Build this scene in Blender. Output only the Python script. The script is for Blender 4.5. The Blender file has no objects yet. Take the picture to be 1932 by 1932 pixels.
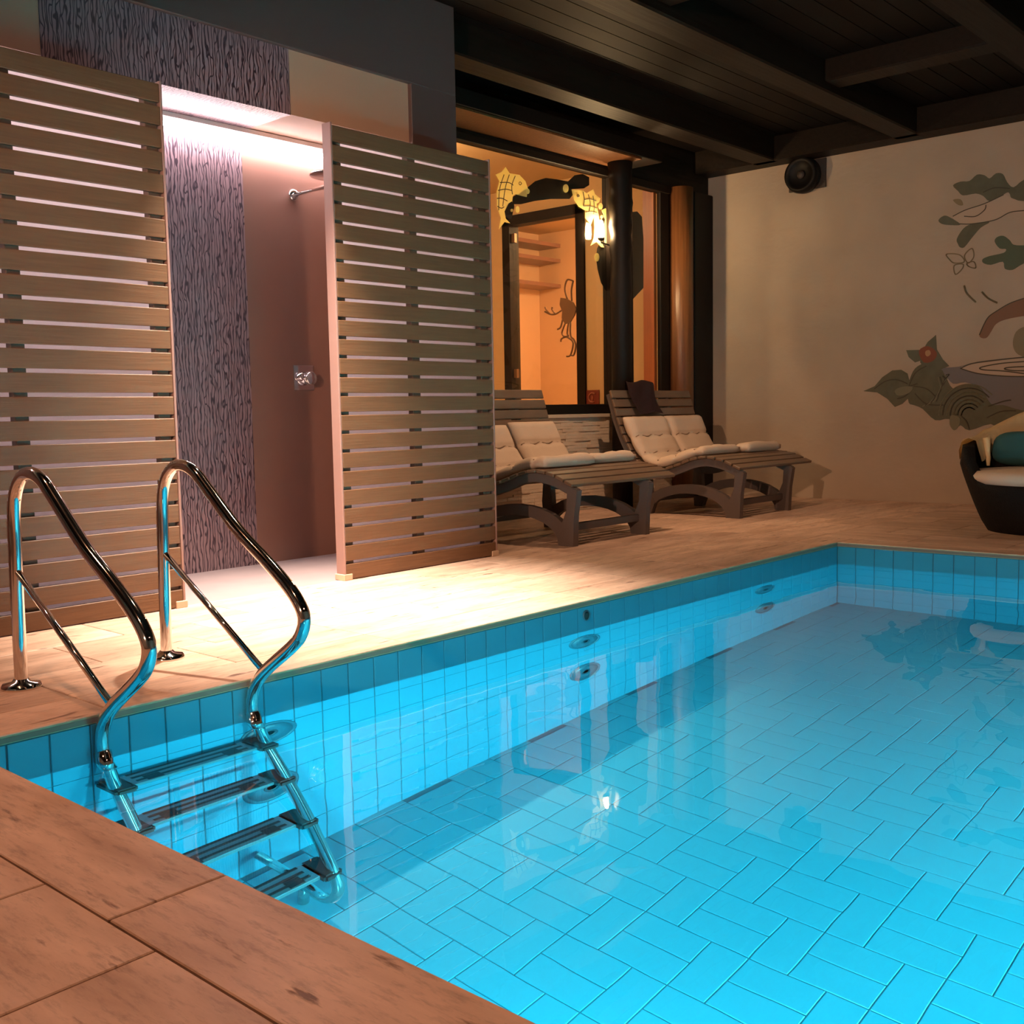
import bpy, bmesh, math, random
from mathutils import Vector, Matrix
from mathutils.geometry import tessellate_polygon
random.seed(7)
S = bpy.context.scene
COL = S.collection

# ------------------------------------------------------------------ camera
CAM = Vector((3.07275, -1.12851, 0.88968))
FPX, YAW, PITCH, ROLL = 2023.215, -0.73005919, -0.09293237, -0.01839494
_cy, _sy, _cp, _sp = math.cos(YAW), math.sin(YAW), math.cos(PITCH), math.sin(PITCH)
_F = Vector((_sy*_cp, _cy*_cp, _sp)); _R0 = Vector((_cy, -_sy, 0)); _U0 = _R0.cross(_F)
_R = _R0*math.cos(ROLL) + _U0*math.sin(ROLL); _U = -_R0*math.sin(ROLL) + _U0*math.cos(ROLL)
cd = bpy.data.cameras.new('camera'); cam = bpy.data.objects.new('camera', cd); COL.objects.link(cam)
cd.sensor_width = 36; cd.lens = FPX/1932*36; cd.clip_start = 0.02
M = Matrix((( _R.x, _U.x, -_F.x, CAM.x), (_R.y, _U.y, -_F.y, CAM.y), (_R.z, _U.z, -_F.z, CAM.z), (0, 0, 0, 1)))
cam.matrix_world = M
S.camera = cam

def PX(x, y, ax, v):
    """pixel of the photograph -> the point of its ray on the plane axis ax = v"""
    d = _F*FPX + _R*(x-966) - _U*(y-966)
    t = (v - CAM[ax]) / d[ax]
    return CAM + d*t

# ------------------------------------------------------------------ world, exposure
w = bpy.data.worlds.new('world'); S.world = w; w.use_nodes = True
w.node_tree.nodes['Background'].inputs[0].default_value = (0.012, 0.009, 0.008, 1)
w.node_tree.nodes['Background'].inputs[1].default_value = 0.25
S.view_settings.view_transform = 'Standard'
S.view_settings.look = 'None'
S.view_settings.exposure = 0.0
S.view_settings.gamma = 1.0
S.view_settings.use_curve_mapping = False

# main room lights (each one sits in a lamp built further down)
WARM = (1.0, 0.47, 0.25)
DOWNLIGHTS = [  # x, y, watts, colour, spot angle, blend, aim offset
    (-1.0, 2.0, 2300, (1.0, 0.80, 0.64), 60, 1.0, (0.02, 0.02)),
    (-0.26, 2.09, 60, (1.0, 0.66, 0.42), 120, 1.0, (0, 0)),
    (-0.95, 5.1, 260, (1.0, 0.58, 0.34), 105, 1.0, (-0.52, 0.22), 3.44),  # added spot, tucked behind a beam, to brighten loungers and stone
    (0.9, -0.7, 150, WARM, 140, 1.0, (0, 0)),
    (-0.7, 0.0, 110, WARM, 140, 1.0, (0, 0)),
    (2.9, 6.9, 60, (1.0, 0.58, 0.36), 150, 1.0, (-0.2, 0.3)),
    (3.6, 1.0, 70, WARM, 150, 1.0, (0, 0)),
]
FLOOD = (1000, (1.0, 0.56, 0.34), 50)   # wall floodlight behind the camera
POOL_LAMPS = [  # wall, position along it, watts
    ('right', 1.3, 125), ('right', 3.1, 110), ('near', 1.6, 72)]
POOL_COL = (0.10, 0.88, 1.0)

# ------------------------------------------------------------------ node materials
def mat(name, col, rough=0.5, metal=0.0, spec=0.5, bump=None, noise=None, emit=None, coat=0.0):
    """noise=(scale vec, amount, colour2, detail); bump=(scale vec, strength)"""
    m = bpy.data.materials.new(name); m.use_nodes = True
    nt = m.node_tree; b = nt.nodes['Principled BSDF']
    b.inputs['Base Color'].default_value = (*col, 1)
    b.inputs['Roughness'].default_value = rough
    b.inputs['Metallic'].default_value = metal
    b.inputs['Specular IOR Level'].default_value = spec
    b.inputs['Coat Weight'].default_value = coat
    if emit:
        b.inputs['Emission Color'].default_value = (*emit[0], 1)
        b.inputs['Emission Strength'].default_value = emit[1]
    tc = None
    def coords(scale):
        nonlocal tc
        if tc is None: tc = nt.nodes.new('ShaderNodeNewGeometry')
        mp = nt.nodes.new('ShaderNodeMapping'); mp.inputs['Scale'].default_value = scale
        nt.links.new(tc.outputs['Position'], mp.inputs['Vector'])
        return mp.outputs['Vector']
    if noise:
        n = nt.nodes.new('ShaderNodeTexNoise'); n.inputs['Scale'].default_value = 1
        n.inputs['Detail'].default_value = noise[3] if len(noise) > 3 else 6
        nt.links.new(coords(noise[0]), n.inputs['Vector'])
        r = nt.nodes.new('ShaderNodeValToRGB')
        r.color_ramp.elements[0].position = 0.5 - noise[1]; r.color_ramp.elements[1].position = 0.5 + noise[1]
        r.color_ramp.elements[0].color = (*noise[2], 1); r.color_ramp.elements[1].color = (*col, 1)
        nt.links.new(n.outputs['Fac'], r.inputs['Fac']); nt.links.new(r.outputs['Color'], b.inputs['Base Color'])
    if bump:
        n = nt.nodes.new('ShaderNodeTexNoise'); n.inputs['Scale'].default_value = 1; n.inputs['Detail'].default_value = 5
        nt.links.new(coords(bump[0]), n.inputs['Vector'])
        bp = nt.nodes.new('ShaderNodeBump'); bp.inputs['Strength'].default_value = bump[1]; bp.inputs['Distance'].default_value = 0.01
        nt.links.new(n.outputs['Fac'], bp.inputs['Height']); nt.links.new(bp.outputs['Normal'], b.inputs['Normal'])
    return m

def travertine(name, c1, c2, dark, stretch):
    m = bpy.data.materials.new(name); m.use_nodes = True
    nt = m.node_tree; N = nt.nodes; L = nt.links; b = N['Principled BSDF']
    g = N.new('ShaderNodeNewGeometry'); oi = N.new('ShaderNodeObjectInfo')
    off = N.new('ShaderNodeVectorMath'); off.operation = 'MULTIPLY_ADD'
    cmb = N.new('ShaderNodeCombineXYZ')
    mul = N.new('ShaderNodeMath'); mul.operation = 'MULTIPLY'; mul.inputs[1].default_value = 37.0
    L.new(oi.outputs['Random'], mul.inputs[0]); L.new(mul.outputs[0], cmb.inputs['Z'])
    off.inputs[1].default_value = stretch
    L.new(g.outputs['Position'], off.inputs[0]); L.new(cmb.outputs[0], off.inputs[2])
    n1 = N.new('ShaderNodeTexNoise'); n1.inputs['Scale'].default_value = 1.0; n1.inputs['Detail'].default_value = 9; n1.inputs['Roughness'].default_value = 0.62
    L.new(off.outputs[0], n1.inputs['Vector'])
    r1 = N.new('ShaderNodeValToRGB'); r1.color_ramp.elements[0].position = 0.34; r1.color_ramp.elements[1].position = 0.66
    r1.color_ramp.elements[0].color = (*c2, 1); r1.color_ramp.elements[1].color = (*c1, 1)
    L.new(n1.outputs['Fac'], r1.inputs['Fac'])
    # pits and cracks
    n2 = N.new('ShaderNodeTexNoise'); n2.inputs['Scale'].default_value = 3.2; n2.inputs['Detail'].default_value = 7; n2.inputs['Roughness'].default_value = 0.55
    L.new(off.outputs[0], n2.inputs['Vector'])
    r2 = N.new('ShaderNodeValToRGB'); r2.color_ramp.elements[0].position = 0.30; r2.color_ramp.elements[1].position = 0.37
    L.new(n2.outputs['Fac'], r2.inputs['Fac'])
    mx = N.new('ShaderNodeMixRGB'); mx.inputs[1].default_value = (*dark, 1)
    L.new(r2.outputs['Color'], mx.inputs[0]); L.new(r1.outputs['Color'], mx.inputs[2])
    # fine dark streaks running with the bedding, in patches
    st = N.new('ShaderNodeVectorMath'); st.operation = 'MULTIPLY'; st.inputs[1].default_value = (2.2, 2.2, 2.2)
    L.new(off.outputs[0], st.inputs[0])
    n3 = N.new('ShaderNodeTexNoise'); n3.inputs['Scale'].default_value = 3.0; n3.inputs['Detail'].default_value = 8; n3.inputs['Roughness'].default_value = 0.7
    L.new(st.outputs[0], n3.inputs['Vector'])
    r3 = N.new('ShaderNodeMapRange'); r3.inputs['From Min'].default_value = 0.30; r3.inputs['From Max'].default_value = 0.50; r3.inputs['To Min'].default_value = 0.62
    L.new(n3.outputs['Fac'], r3.inputs['Value'])
    mm = N.new('ShaderNodeMixRGB'); mm.blend_type = 'MULTIPLY'; mm.inputs[0].default_value = 1.0
    L.new(mx.outputs[0], mm.inputs[1]); L.new(r3.outputs[0], mm.inputs[2])
    # slab to slab tone
    hs = N.new('ShaderNodeHueSaturation'); mr = N.new('ShaderNodeMapRange')
    mr.inputs['To Min'].default_value = 0.88; mr.inputs['To Max'].default_value = 1.08
    L.new(oi.outputs['Random'], mr.inputs['Value']); L.new(mr.outputs[0], hs.inputs['Value']); L.new(mm.outputs[0], hs.inputs['Color'])
    L.new(hs.outputs[0], b.inputs['Base Color'])
    b.inputs['Roughness'].default_value = 0.42; b.inputs['Specular IOR Level'].default_value = 0.35
    bp = N.new('ShaderNodeBump'); bp.inputs['Strength'].default_value = 0.25; bp.inputs['Distance'].default_value = 0.004
    L.new(r2.outputs['Color'], bp.inputs['Height']); L.new(bp.outputs['Normal'], b.inputs['Normal'])
    return m

def branch_material(name):
    """mauve panel printed with dark upright branching strokes"""
    m = bpy.data.materials.new(name); m.use_nodes = True
    nt = m.node_tree; N = nt.nodes; L = nt.links; b = N['Principled BSDF']
    g = N.new('ShaderNodeNewGeometry')
    def layer(scale, stretch, dist, w0, w1, ph):
        mp = N.new('ShaderNodeMapping'); mp.inputs['Scale'].default_value = (1, 1, stretch); mp.inputs['Location'].default_value = (0, 0, ph)
        L.new(g.outputs['Position'], mp.inputs['Vector'])
        n = N.new('ShaderNodeTexWave'); n.bands_direction = 'Y'; n.inputs['Scale'].default_value = scale; n.inputs['Distortion'].default_value = dist
        n.inputs['Detail'].default_value = 2.0; n.inputs['Detail Scale'].default_value = 1.1; n.inputs['Detail Roughness'].default_value = 0.6
        L.new(mp.outputs[0], n.inputs['Vector'])
        r = N.new('ShaderNodeMapRange'); r.inputs['From Min'].default_value = w0; r.inputs['From Max'].default_value = w1
        L.new(n.outputs['Fac'], r.inputs['Value'])
        return r.outputs[0]
    a = layer(16.0, 0.30, 9.0, 0.05, 0.30, 0.0); c = layer(11.5, 0.40, 14.0, 0.02, 0.16, 3.7)
    mn = N.new('ShaderNodeMath'); mn.operation = 'MINIMUM'; L.new(a, mn.inputs[0]); L.new(c, mn.inputs[1])
    mx = N.new('ShaderNodeMixRGB'); mx.inputs[1].default_value = (0.055, 0.034, 0.048, 1); mx.inputs[2].default_value = (0.31, 0.205, 0.225, 1)
    L.new(mn.outputs[0], mx.inputs[0]); L.new(mx.outputs[0], b.inputs['Base Color'])
    b.inputs['Roughness'].default_value = 0.33
    return m

M_SLAB_Y = travertine('travertine_along_y', (0.74, 0.53, 0.41), (0.48, 0.32, 0.235), (0.22, 0.13, 0.095), (9, 1.6, 9))
M_SLAB_X = travertine('travertine_along_x', (0.74, 0.53, 0.41), (0.48, 0.32, 0.235), (0.22, 0.13, 0.095), (1.8, 8, 8))
M_GROUT = mat('grout', (0.16, 0.11, 0.08), 0.9)
M_EDGE = mat('coping_edge', (0.32, 0.29, 0.16), 0.6, noise=((30, 30, 30), 0.2, (0.22, 0.20, 0.11)))  # olive algae tint, with shade on the stone edge mixed into the colour
M_TILE = mat('pool_tile', (0.030, 0.215, 0.315), 0.16, spec=0.6)
M_TILE_FLOOR = mat('pool_floor_tile', (0.034, 0.245, 0.33), 0.3, spec=0.5)
M_FGROUT = mat('pool_floor_grout', (0.026, 0.135, 0.19), 0.8)
M_PGROUT = mat('pool_grout', (0.03, 0.095, 0.125), 0.8)
M_WOOD = mat('slat_wood', (0.155, 0.074, 0.032), 0.55, noise=((6, 5, 90), 0.25, (0.112, 0.052, 0.022)), bump=((6, 5, 120), 0.15))
M_WOOD_BACK = mat('batten_wood', (0.13, 0.075, 0.05), 0.6)
M_STILE = mat('stile_paint', (0.28, 0.17, 0.15), 0.5)
def sheet_material():
    m = bpy.data.materials.new('frosted_sheet'); m.use_nodes = True; nt = m.node_tree; nt.nodes.clear()
    d = nt.nodes.new('ShaderNodeBsdfDiffuse'); t = nt.nodes.new('ShaderNodeBsdfTranslucent'); mx = nt.nodes.new('ShaderNodeMixShader'); o = nt.nodes.new('ShaderNodeOutputMaterial')
    d.inputs[0].default_value = (0.80, 0.70, 0.68, 1); t.inputs[0].default_value = (0.95, 0.86, 0.86, 1); mx.inputs[0].default_value = 0.72
    nt.links.new(d.outputs[0], mx.inputs[1]); nt.links.new(t.outputs[0], mx.inputs[2]); nt.links.new(mx.outputs[0], o.inputs[0]); return m
M_SHEET = sheet_material()
M_FOOT = mat('foot_block', (0.52, 0.37, 0.26), 0.6)
M_STEEL = mat('polished_steel', (0.78, 0.74, 0.70), 0.07, metal=1.0)
M_CHROME = mat('chrome', (0.85, 0.84, 0.86), 0.05, metal=1.0)
M_RUBBER = mat('black_rubber', (0.012, 0.012, 0.014), 0.5)
M_STEP = mat('brushed_step', (0.16, 0.24, 0.27), 0.28, metal=0.6)
M_BRANCH = branch_material('branch_panel')
M_MAUVE = mat('mauve_wall', (0.285, 0.150, 0.115), 0.36, noise=((3, 3, 3), 0.3, (0.255, 0.132, 0.102)))
M_BEIGE = mat('beige_wall', (0.55, 0.38, 0.27), 0.6)
M_BULK = mat('bulkhead_paint', (0.105, 0.066, 0.060), 0.45)
M_SHFLOOR = mat('shower_floor', (0.32, 0.255, 0.26), 0.5, noise=((5, 5, 5), 0.25, (0.28, 0.22, 0.225)))
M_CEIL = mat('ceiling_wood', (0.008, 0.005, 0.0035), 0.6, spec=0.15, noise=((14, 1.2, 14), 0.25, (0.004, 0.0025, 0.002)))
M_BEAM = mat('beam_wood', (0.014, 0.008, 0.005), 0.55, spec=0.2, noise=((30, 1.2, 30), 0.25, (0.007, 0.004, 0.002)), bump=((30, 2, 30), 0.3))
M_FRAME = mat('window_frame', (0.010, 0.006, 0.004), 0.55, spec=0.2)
M_TIMBER = mat('column_timber', (0.22, 0.085, 0.028), 0.38, noise=((60, 60, 1.5), 0.25, (0.12, 0.045, 0.016)), bump=((60, 60, 2), 0.25))
M_ORANGE = mat('orange_timber', (0.50, 0.13, 0.03), 0.4, noise=((80, 80, 1.5), 0.25, (0.34, 0.08, 0.018)))
M_PLASTER = mat('far_plaster', (0.46, 0.365, 0.28), 0.85, noise=((2.2, 2.2, 2.2), 0.3, (0.385, 0.305, 0.235)), bump=((9, 9, 14), 0.5))
M_STONE = mat('split_stone', (0.74, 0.62, 0.49), 0.85, noise=((9, 9, 22), 0.3, (0.62, 0.51, 0.39)), bump=((40, 40, 40), 0.4))
M_SILL = mat('sill_stone', (0.62, 0.52, 0.40), 0.6)
M_LWOOD = mat('lounger_slat', (0.17, 0.110, 0.072), 0.42, noise=((20, 4, 20), 0.25, (0.115, 0.075, 0.048)))
M_LFRAME = mat('lounger_frame', (0.095, 0.073, 0.066), 0.5)
M_CUSH = mat('cushion_canvas', (0.58, 0.47, 0.37), 0.9, bump=((120, 120, 120), 0.15))
M_SEAM = mat('cushion_seam', (0.26, 0.19, 0.135), 0.95)
M_DARKTOWEL = mat('dark_towel', (0.050, 0.022, 0.022), 0.95, bump=((150, 150, 150), 0.3))
M_RATTAN = mat('black_rattan', (0.007, 0.005, 0.0045), 0.7, spec=0.2, bump=((90, 90, 160), 0.6))
M_TEAL = mat('teal_fabric', (0.020, 0.085, 0.088), 0.9)
M_THROW = mat('cream_throw', (0.90, 0.70, 0.40), 0.95, bump=((60, 60, 60), 0.4))
M_SPEAKER = mat('speaker_black', (0.006, 0.005, 0.005), 0.5, spec=0.2)
M_PLATE = mat('speaker_plate', (0.045, 0.032, 0.026), 0.6)
M_INT = mat('interior_wall', (0.66, 0.44, 0.22), 0.8)
M_INT2 = mat('interior_peach', (0.76, 0.52, 0.33), 0.8)
def stained(name, c, f=0.7):
    m = bpy.data.materials.new(name); m.use_nodes = True; nt = m.node_tree; nt.nodes.clear()
    d = nt.nodes.new('ShaderNodeBsdfDiffuse'); t = nt.nodes.new('ShaderNodeBsdfTranslucent'); mx = nt.nodes.new('ShaderNodeMixShader'); o = nt.nodes.new('ShaderNodeOutputMaterial')
    d.inputs[0].default_value = (*c, 1); t.inputs[0].default_value = (*c, 1); mx.inputs[0].default_value = f
    nt.links.new(d.outputs[0], mx.inputs[1]); nt.links.new(t.outputs[0], mx.inputs[2]); nt.links.new(mx.outputs[0], o.inputs[0]); return m
M_FISH = stained('fish_glass', (0.92, 0.84, 0.42))
M_LINE = mat('dark_line', (0.05, 0.035, 0.02), 0.7)
M_DECAL = mat('dark_decal', (0.022, 0.018, 0.014), 0.6)
M_BRONZE = mat('crab_bronze', (0.22, 0.12, 0.06), 0.45, metal=0.4)
M_SIGN = mat('sign_red', (0.20, 0.028, 0.016), 0.5)
M_SIGN2 = mat('sign_pale', (0.42, 0.14, 0.09), 0.5)
M_LAMPMETAL = mat('lamp_metal', (0.10, 0.08, 0.06), 0.35, metal=0.9)
M_FITLIP = mat('led_profile', (0.75, 0.68, 0.68), 0.5)
M_FITTING = mat('inlet_plastic', (0.022, 0.085, 0.125), 0.4)
M_FITTING_D = mat('inlet_dark', (0.012, 0.04, 0.06), 0.5)

def emit_mat(name, col, strength):
    m = bpy.data.materials.new(name); m.use_nodes = True; nt = m.node_tree; nt.nodes.clear()
    e = nt.nodes.new('ShaderNodeEmission'); o = nt.nodes.new('ShaderNodeOutputMaterial')
    e.inputs[0].default_value = (*col, 1); e.inputs[1].default_value = strength
    nt.links.new(e.outputs[0], o.inputs[0]); return m
M_LED = emit_mat('led_glow', (1.0, 0.84, 0.86), 62)
M_BULB = emit_mat('bulb_glow', (1.0, 0.66, 0.33), 520)
M_DOWN = emit_mat('downlight_glow', (1.0, 0.80, 0.58), 18)

def glass_pane():
    m = bpy.data.materials.new('window_glass'); m.use_nodes = True; nt = m.node_tree; nt.nodes.clear()
    t = nt.nodes.new('ShaderNodeBsdfTransparent'); g = nt.nodes.new('ShaderNodeBsdfGlossy'); g.inputs['Roughness'].default_value = 0.02
    lw = nt.nodes.new('ShaderNodeLayerWeight'); pw = nt.nodes.new('ShaderNodeMath'); pw.operation = 'POWER'; pw.inputs[1].default_value = 5.0
    fr = nt.nodes.new('ShaderNodeMath'); fr.operation = 'MULTIPLY_ADD'; fr.inputs[1].default_value = 0.9; fr.inputs[2].default_value = 0.04
    nt.links.new(lw.outputs['Facing'], pw.inputs[0]); nt.links.new(pw.outputs[0], fr.inputs[0])
    mx = nt.nodes.new('ShaderNodeMixShader'); o = nt.nodes.new('ShaderNodeOutputMaterial')
    t.inputs[0].default_value = (0.93, 0.93, 0.9, 1)
    nt.links.new(fr.outputs[0], mx.inputs[0]); nt.links.new(t.outputs[0], mx.inputs[1]); nt.links.new(g.outputs[0], mx.inputs[2])
    nt.links.new(mx.outputs[0], o.inputs[0]); return m
M_GLASS = glass_pane()

def water_material():
    m = bpy.data.materials.new('pool_water'); m.use_nodes = True; nt = m.node_tree; nt.nodes.clear()
    N = nt.nodes; L = nt.links
    g = N.new('ShaderNodeBsdfGlass'); g.inputs['IOR'].default_value = 1.33; g.inputs['Roughness'].default_value = 0.0
    o = N.new('ShaderNodeOutputMaterial'); geo = N.new('ShaderNodeNewGeometry')
    n = N.new('ShaderNodeTexNoise'); n.inputs['Scale'].default_value = 2.6; n.inputs['Detail'].default_value = 2; n.inputs['Roughness'].default_value = 0.4
    L.new(geo.outputs['Position'], n.inputs['Vector'])
    bp = N.new('ShaderNodeBump'); bp.inputs['Strength'].default_value = 0.22; bp.inputs['Distance'].default_value = 0.01
    L.new(n.outputs['Fac'], bp.inputs['Height']); L.new(bp.outputs['Normal'], g.inputs['Normal'])
    L.new(g.outputs[0], o.inputs[0]); return m
M_WATER = water_material()

# ------------------------------------------------------------------ mesh helpers
def link(name, me, m, parent=None, smooth=False):
    o = bpy.data.objects.new(name, me); COL.objects.link(o)
    if m is not None and not me.materials: me.materials.append(m)
    if smooth:
        for p in me.polygons: p.use_smooth = True
    if parent is not None: setp(o, parent)
    return o
def setp(o, parent):
    o.parent = parent
    o.matrix_parent_inverse = Matrix.Translation(-world_loc(parent))
def world_loc(o):
    v = Vector(o.location)
    if o.parent is not None: v = v + o.matrix_parent_inverse.to_translation() + world_loc(o.parent)
    return v
def from_bm(name, bm, m, parent=None, smooth=False):
    me = bpy.data.meshes.new(name); bmesh.ops.recalc_face_normals(bm, faces=bm.faces[:]); bm.to_mesh(me); bm.free()
    return link(name, me, m, parent, smooth)
def add_box(bm, x0, x1, y0, y1, z0, z1, rot=None, at=None):
    vs = [bm.verts.new((x, y, z)) for x in (x0, x1) for y in (y0, y1) for z in (z0, z1)]
    if rot is not None:
        c = Vector(at if at is not None else ((x0+x1)/2, (y0+y1)/2, (z0+z1)/2))
        for v in vs: v.co = c + rot @ (v.co - c)
    for f in ((0, 1, 3, 2), (4, 6, 7, 5), (0, 4, 5, 1), (2, 3, 7, 6), (0, 2, 6, 4), (1, 5, 7, 3)):
        bm.faces.new([vs[i] for i in f])
    return vs
def bevel(bm, w, seg=1):
    bmesh.ops.recalc_face_normals(bm, faces=bm.faces[:])
    bmesh.ops.bevel(bm, geom=bm.edges[:], offset=w, segments=seg, affect='EDGES', clamp_overlap=True)
def box(name, m, x0, x1, y0, y1, z0, z1, parent=None, bev=0.0, seg=1):
    bm = bmesh.new(); add_box(bm, x0, x1, y0, y1, z0, z1)
    if bev: bevel(bm, bev, seg)
    return from_bm(name, bm, m, parent)
def catmull(pts, n=8, closed=False):
    P = [Vector(p) for p in pts]; out = []
    cnt = len(P) if closed else len(P)-1
    for i in range(cnt):
        if closed: a, b, c, d = P[i-1], P[i], P[(i+1) % len(P)], P[(i+2) % len(P)]
        else: a, b, c, d = P[max(i-1, 0)], P[i], P[i+1], P[min(i+2, len(P)-1)]
        for k in range(n):
            t = k/n
            out.append(0.5*((2*b) + (c-a)*t + (2*a-5*b+4*c-d)*t*t + (3*b-a-3*c+d)*t**3))
    if not closed: out.append(P[-1])
    return out
def add_tube(bm, pts, r, seg=12, caps=True):
    pts = [Vector(p) for p in pts]; rings = []
    rr = r if isinstance(r, (list, tuple)) else [r]*len(pts)
    up = None
    for i, p in enumerate(pts):
        t = (pts[min(i+1, len(pts)-1)] - pts[max(i-1, 0)]).normalized()
        if up is None:
            up = Vector((0, 0, 1)) if abs(t.z) < 0.9 else Vector((0, 1, 0))
        n = (up - t*up.dot(t)).normalized(); up = n; b = t.cross(n)
        rings.append([bm.verts.new(p + (n*math.cos(2*math.pi*k/seg) + b*math.sin(2*math.pi*k/seg))*rr[i]) for k in range(seg)])
    for a, b in zip(rings, rings[1:]):
        for k in range(seg): bm.faces.new((a[k], a[(k+1) % seg], b[(k+1) % seg], b[k]))
    if caps: bm.faces.new(rings[0]); bm.faces.new(rings[-1])
def tube(name, m, pts, r, parent=None, seg=12):
    bm = bmesh.new(); add_tube(bm, pts, r, seg); return from_bm(name, bm, m, parent, True)
def add_lathe(bm, prof, origin, axis='z', seg=24):
    """prof: (radius, height) pairs, closed with caps"""
    o = Vector(origin); rings = []
    for r, h in prof:
        ring = []
        for k in range(seg):
            a = 2*math.pi*k/seg; u, v = r*math.cos(a), r*math.sin(a)
            if axis == 'z': q = Vector((u, v, h))
            elif axis == 'x': q = Vector((h, u, v))
            else: q = Vector((u, h, v))
            ring.append(bm.verts.new(o+q))
        rings.append(ring)
    for a, b in zip(rings, rings[1:]):
        for k in range(seg): bm.faces.new((a[k], a[(k+1) % seg], b[(k+1) % seg], b[k]))
    bm.faces.new(rings[0]); bm.faces.new(rings[-1])
def lathe(name, m, prof, origin, axis='z', parent=None, seg=24, smooth=True):
    bm = bmesh.new(); add_lathe(bm, prof, origin, axis, seg); return from_bm(name, bm, m, parent, smooth)
def add_prism(bm, pts, d):
    """pts: planar 3-D outline, d: extrusion vector"""
    a = [bm.verts.new(p) for p in pts]; b = [bm.verts.new(Vector(p)+Vector(d)) for p in pts]
    bm.faces.new(a); bm.faces.new(b[::-1])
    for i in range(len(a)): bm.faces.new((a[i], a[(i+1) % len(a)], b[(i+1) % len(a)], b[i]))
def prism(name, m, pts, d, parent=None):
    bm = bmesh.new(); add_prism(bm, pts, d)
    big = [f for f in bm.faces if len(f.verts) > 4]
    for f in big:
        vs = list(f.verts)
        for tri in tessellate_polygon([[v.co for v in vs]]):
            try: bm.faces.new([vs[i] for i in tri])
            except ValueError: pass
    bmesh.ops.delete(bm, geom=big, context='FACES_ONLY')
    return from_bm(name, bm, m, parent)
def thing(name, loc, label, cat, group=None):
    o = bpy.data.objects.new(name, None); COL.objects.link(o); o.location = loc; o.empty_display_size = 0.1
    tag(o, label, cat, group); return o
def tag(o, label, cat, group=None, kind=None):
    o['label'] = label; o['category'] = cat
    if group: o['group'] = group
    if kind: o['kind'] = kind
    return o
def struct(o, label=None, cat=None):
    o['kind'] = 'structure'
    if label: o['label'] = label
    if cat: o['category'] = cat
    return o
def sempty(name, loc, label, cat):
    o = bpy.data.objects.new(name, None); COL.objects.link(o); o.location = loc
    return struct(o, label, cat)

# ------------------------------------------------------------------ dimensions
LP, WP = 5.504, 4.6          # pool length (y) and width (x)
ZW, ZF = -0.1453, -1.46      # water level, pool floor
YM, XW = 8.626, -2.88        # mural wall, window wall
HB, HC = 3.23, 3.46          # underside of beams / ceiling boards
XSC = -1.42                  # slatted screens
XR, YN = 5.8, -3.2           # right and near walls

# ------------------------------------------------------------------ deck: base + travertine slabs
bm = bmesh.new()
for r in ((XW-0.02, 0, YN, YM), (0, WP, LP, YM), (0, WP, YN, 0), (WP, XR, YN, YM)):
    add_box(bm, r[0], r[1], r[2], r[3], -0.30 if False else -0.024, -0.008)
floor = struct(from_bm('floor', bm, M_GROUT), 'travertine slab deck around the swimming pool', 'floor')
slab_cache = {}
def slab(x0, x1, y0, y1, m, z1=0.0, z0=-0.012, name='slab'):
    g = 0.0025; sx, sy = x1-x0-2*g, y1-y0-2*g
    if sx < 0.03 or sy < 0.03: return
    key = (round(sx, 3), round(sy, 3), m.name, z0)
    if key not in slab_cache:
        bm = bmesh.new(); add_box(bm, -sx/2, sx/2, -sy/2, sy/2, z0, 0); bevel(bm, 0.0022)
        me = bpy.data.meshes.new(name); bmesh.ops.recalc_face_normals(bm, faces=bm.faces[:]); bm.to_mesh(me); bm.free(); me.materials.append(m)
        slab_cache[key] = me
    o = link(name, slab_cache[key], m); o.location = ((x0+x1)/2, (y0+y1)/2, z1); setp(o, floor); return o
# coping: left, far, near (thicker stones with the raw edge showing over the tiles)
CW = 0.248
y = 0.45-1.22*3
while y < LP+CW:
    a, b = max(y, -CW-0.0), min(y+1.22, LP+CW)
    if b > a: slab(-CW, 0, a, b, M_SLAB_Y)
    y += 1.22
x = 0.078
slab(0, x, LP, LP+CW, M_SLAB_X); slab(0, x, -CW, 0, M_SLAB_X)
while x < WP:
    b = min(x+1.22, WP)
    slab(x, b, LP, LP+CW, M_SLAB_X); slab(x, b, -CW, 0, M_SLAB_X); x += 1.22
# raw edge under the coping
for nm, r in (('coping_edge', (-0.03, -0.0008, 0, LP)), ('coping_edge', (-0.004, WP, LP+0.0008, LP+0.03)), ('coping_edge', (-0.004, WP, -0.03, -0.0008))):
    box(nm, M_EDGE, r[0], r[1], r[2], r[3], -0.0268, -0.0035, floor)
# left deck rows
k = 0; x1 = -CW
while x1 > XW+0.05:
    x0 = max(x1-0.405, XW); off = 1.06-0.61*8 + (0.305 if k % 2 else 0); y = off
    while y < YM:
        a, b = max(y, -CW-2.4), min(y+0.61, YM)
        inshower = x1 <= XSC-0.02 and a < 3.7
        if b > a+0.02 and not inshower: slab(x0, x1, a, b, M_SLAB_Y)
        y += 0.61
    x1 = x0; k += 1
# far deck rows
k = 0; y0 = LP+CW
while y0 < YM-0.03:
    y1 = min(y0+0.405, YM); x = -CW + (0.305 if k % 2 else 0) - 0.61
    while x < 3.6:
        a, b = max(x, -CW), min(x+0.61, 3.6)
        if b > a+0.02: slab(a, b, y0, y1, M_SLAB_X)
        x += 0.61
    y0 = y1; k += 1
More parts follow.
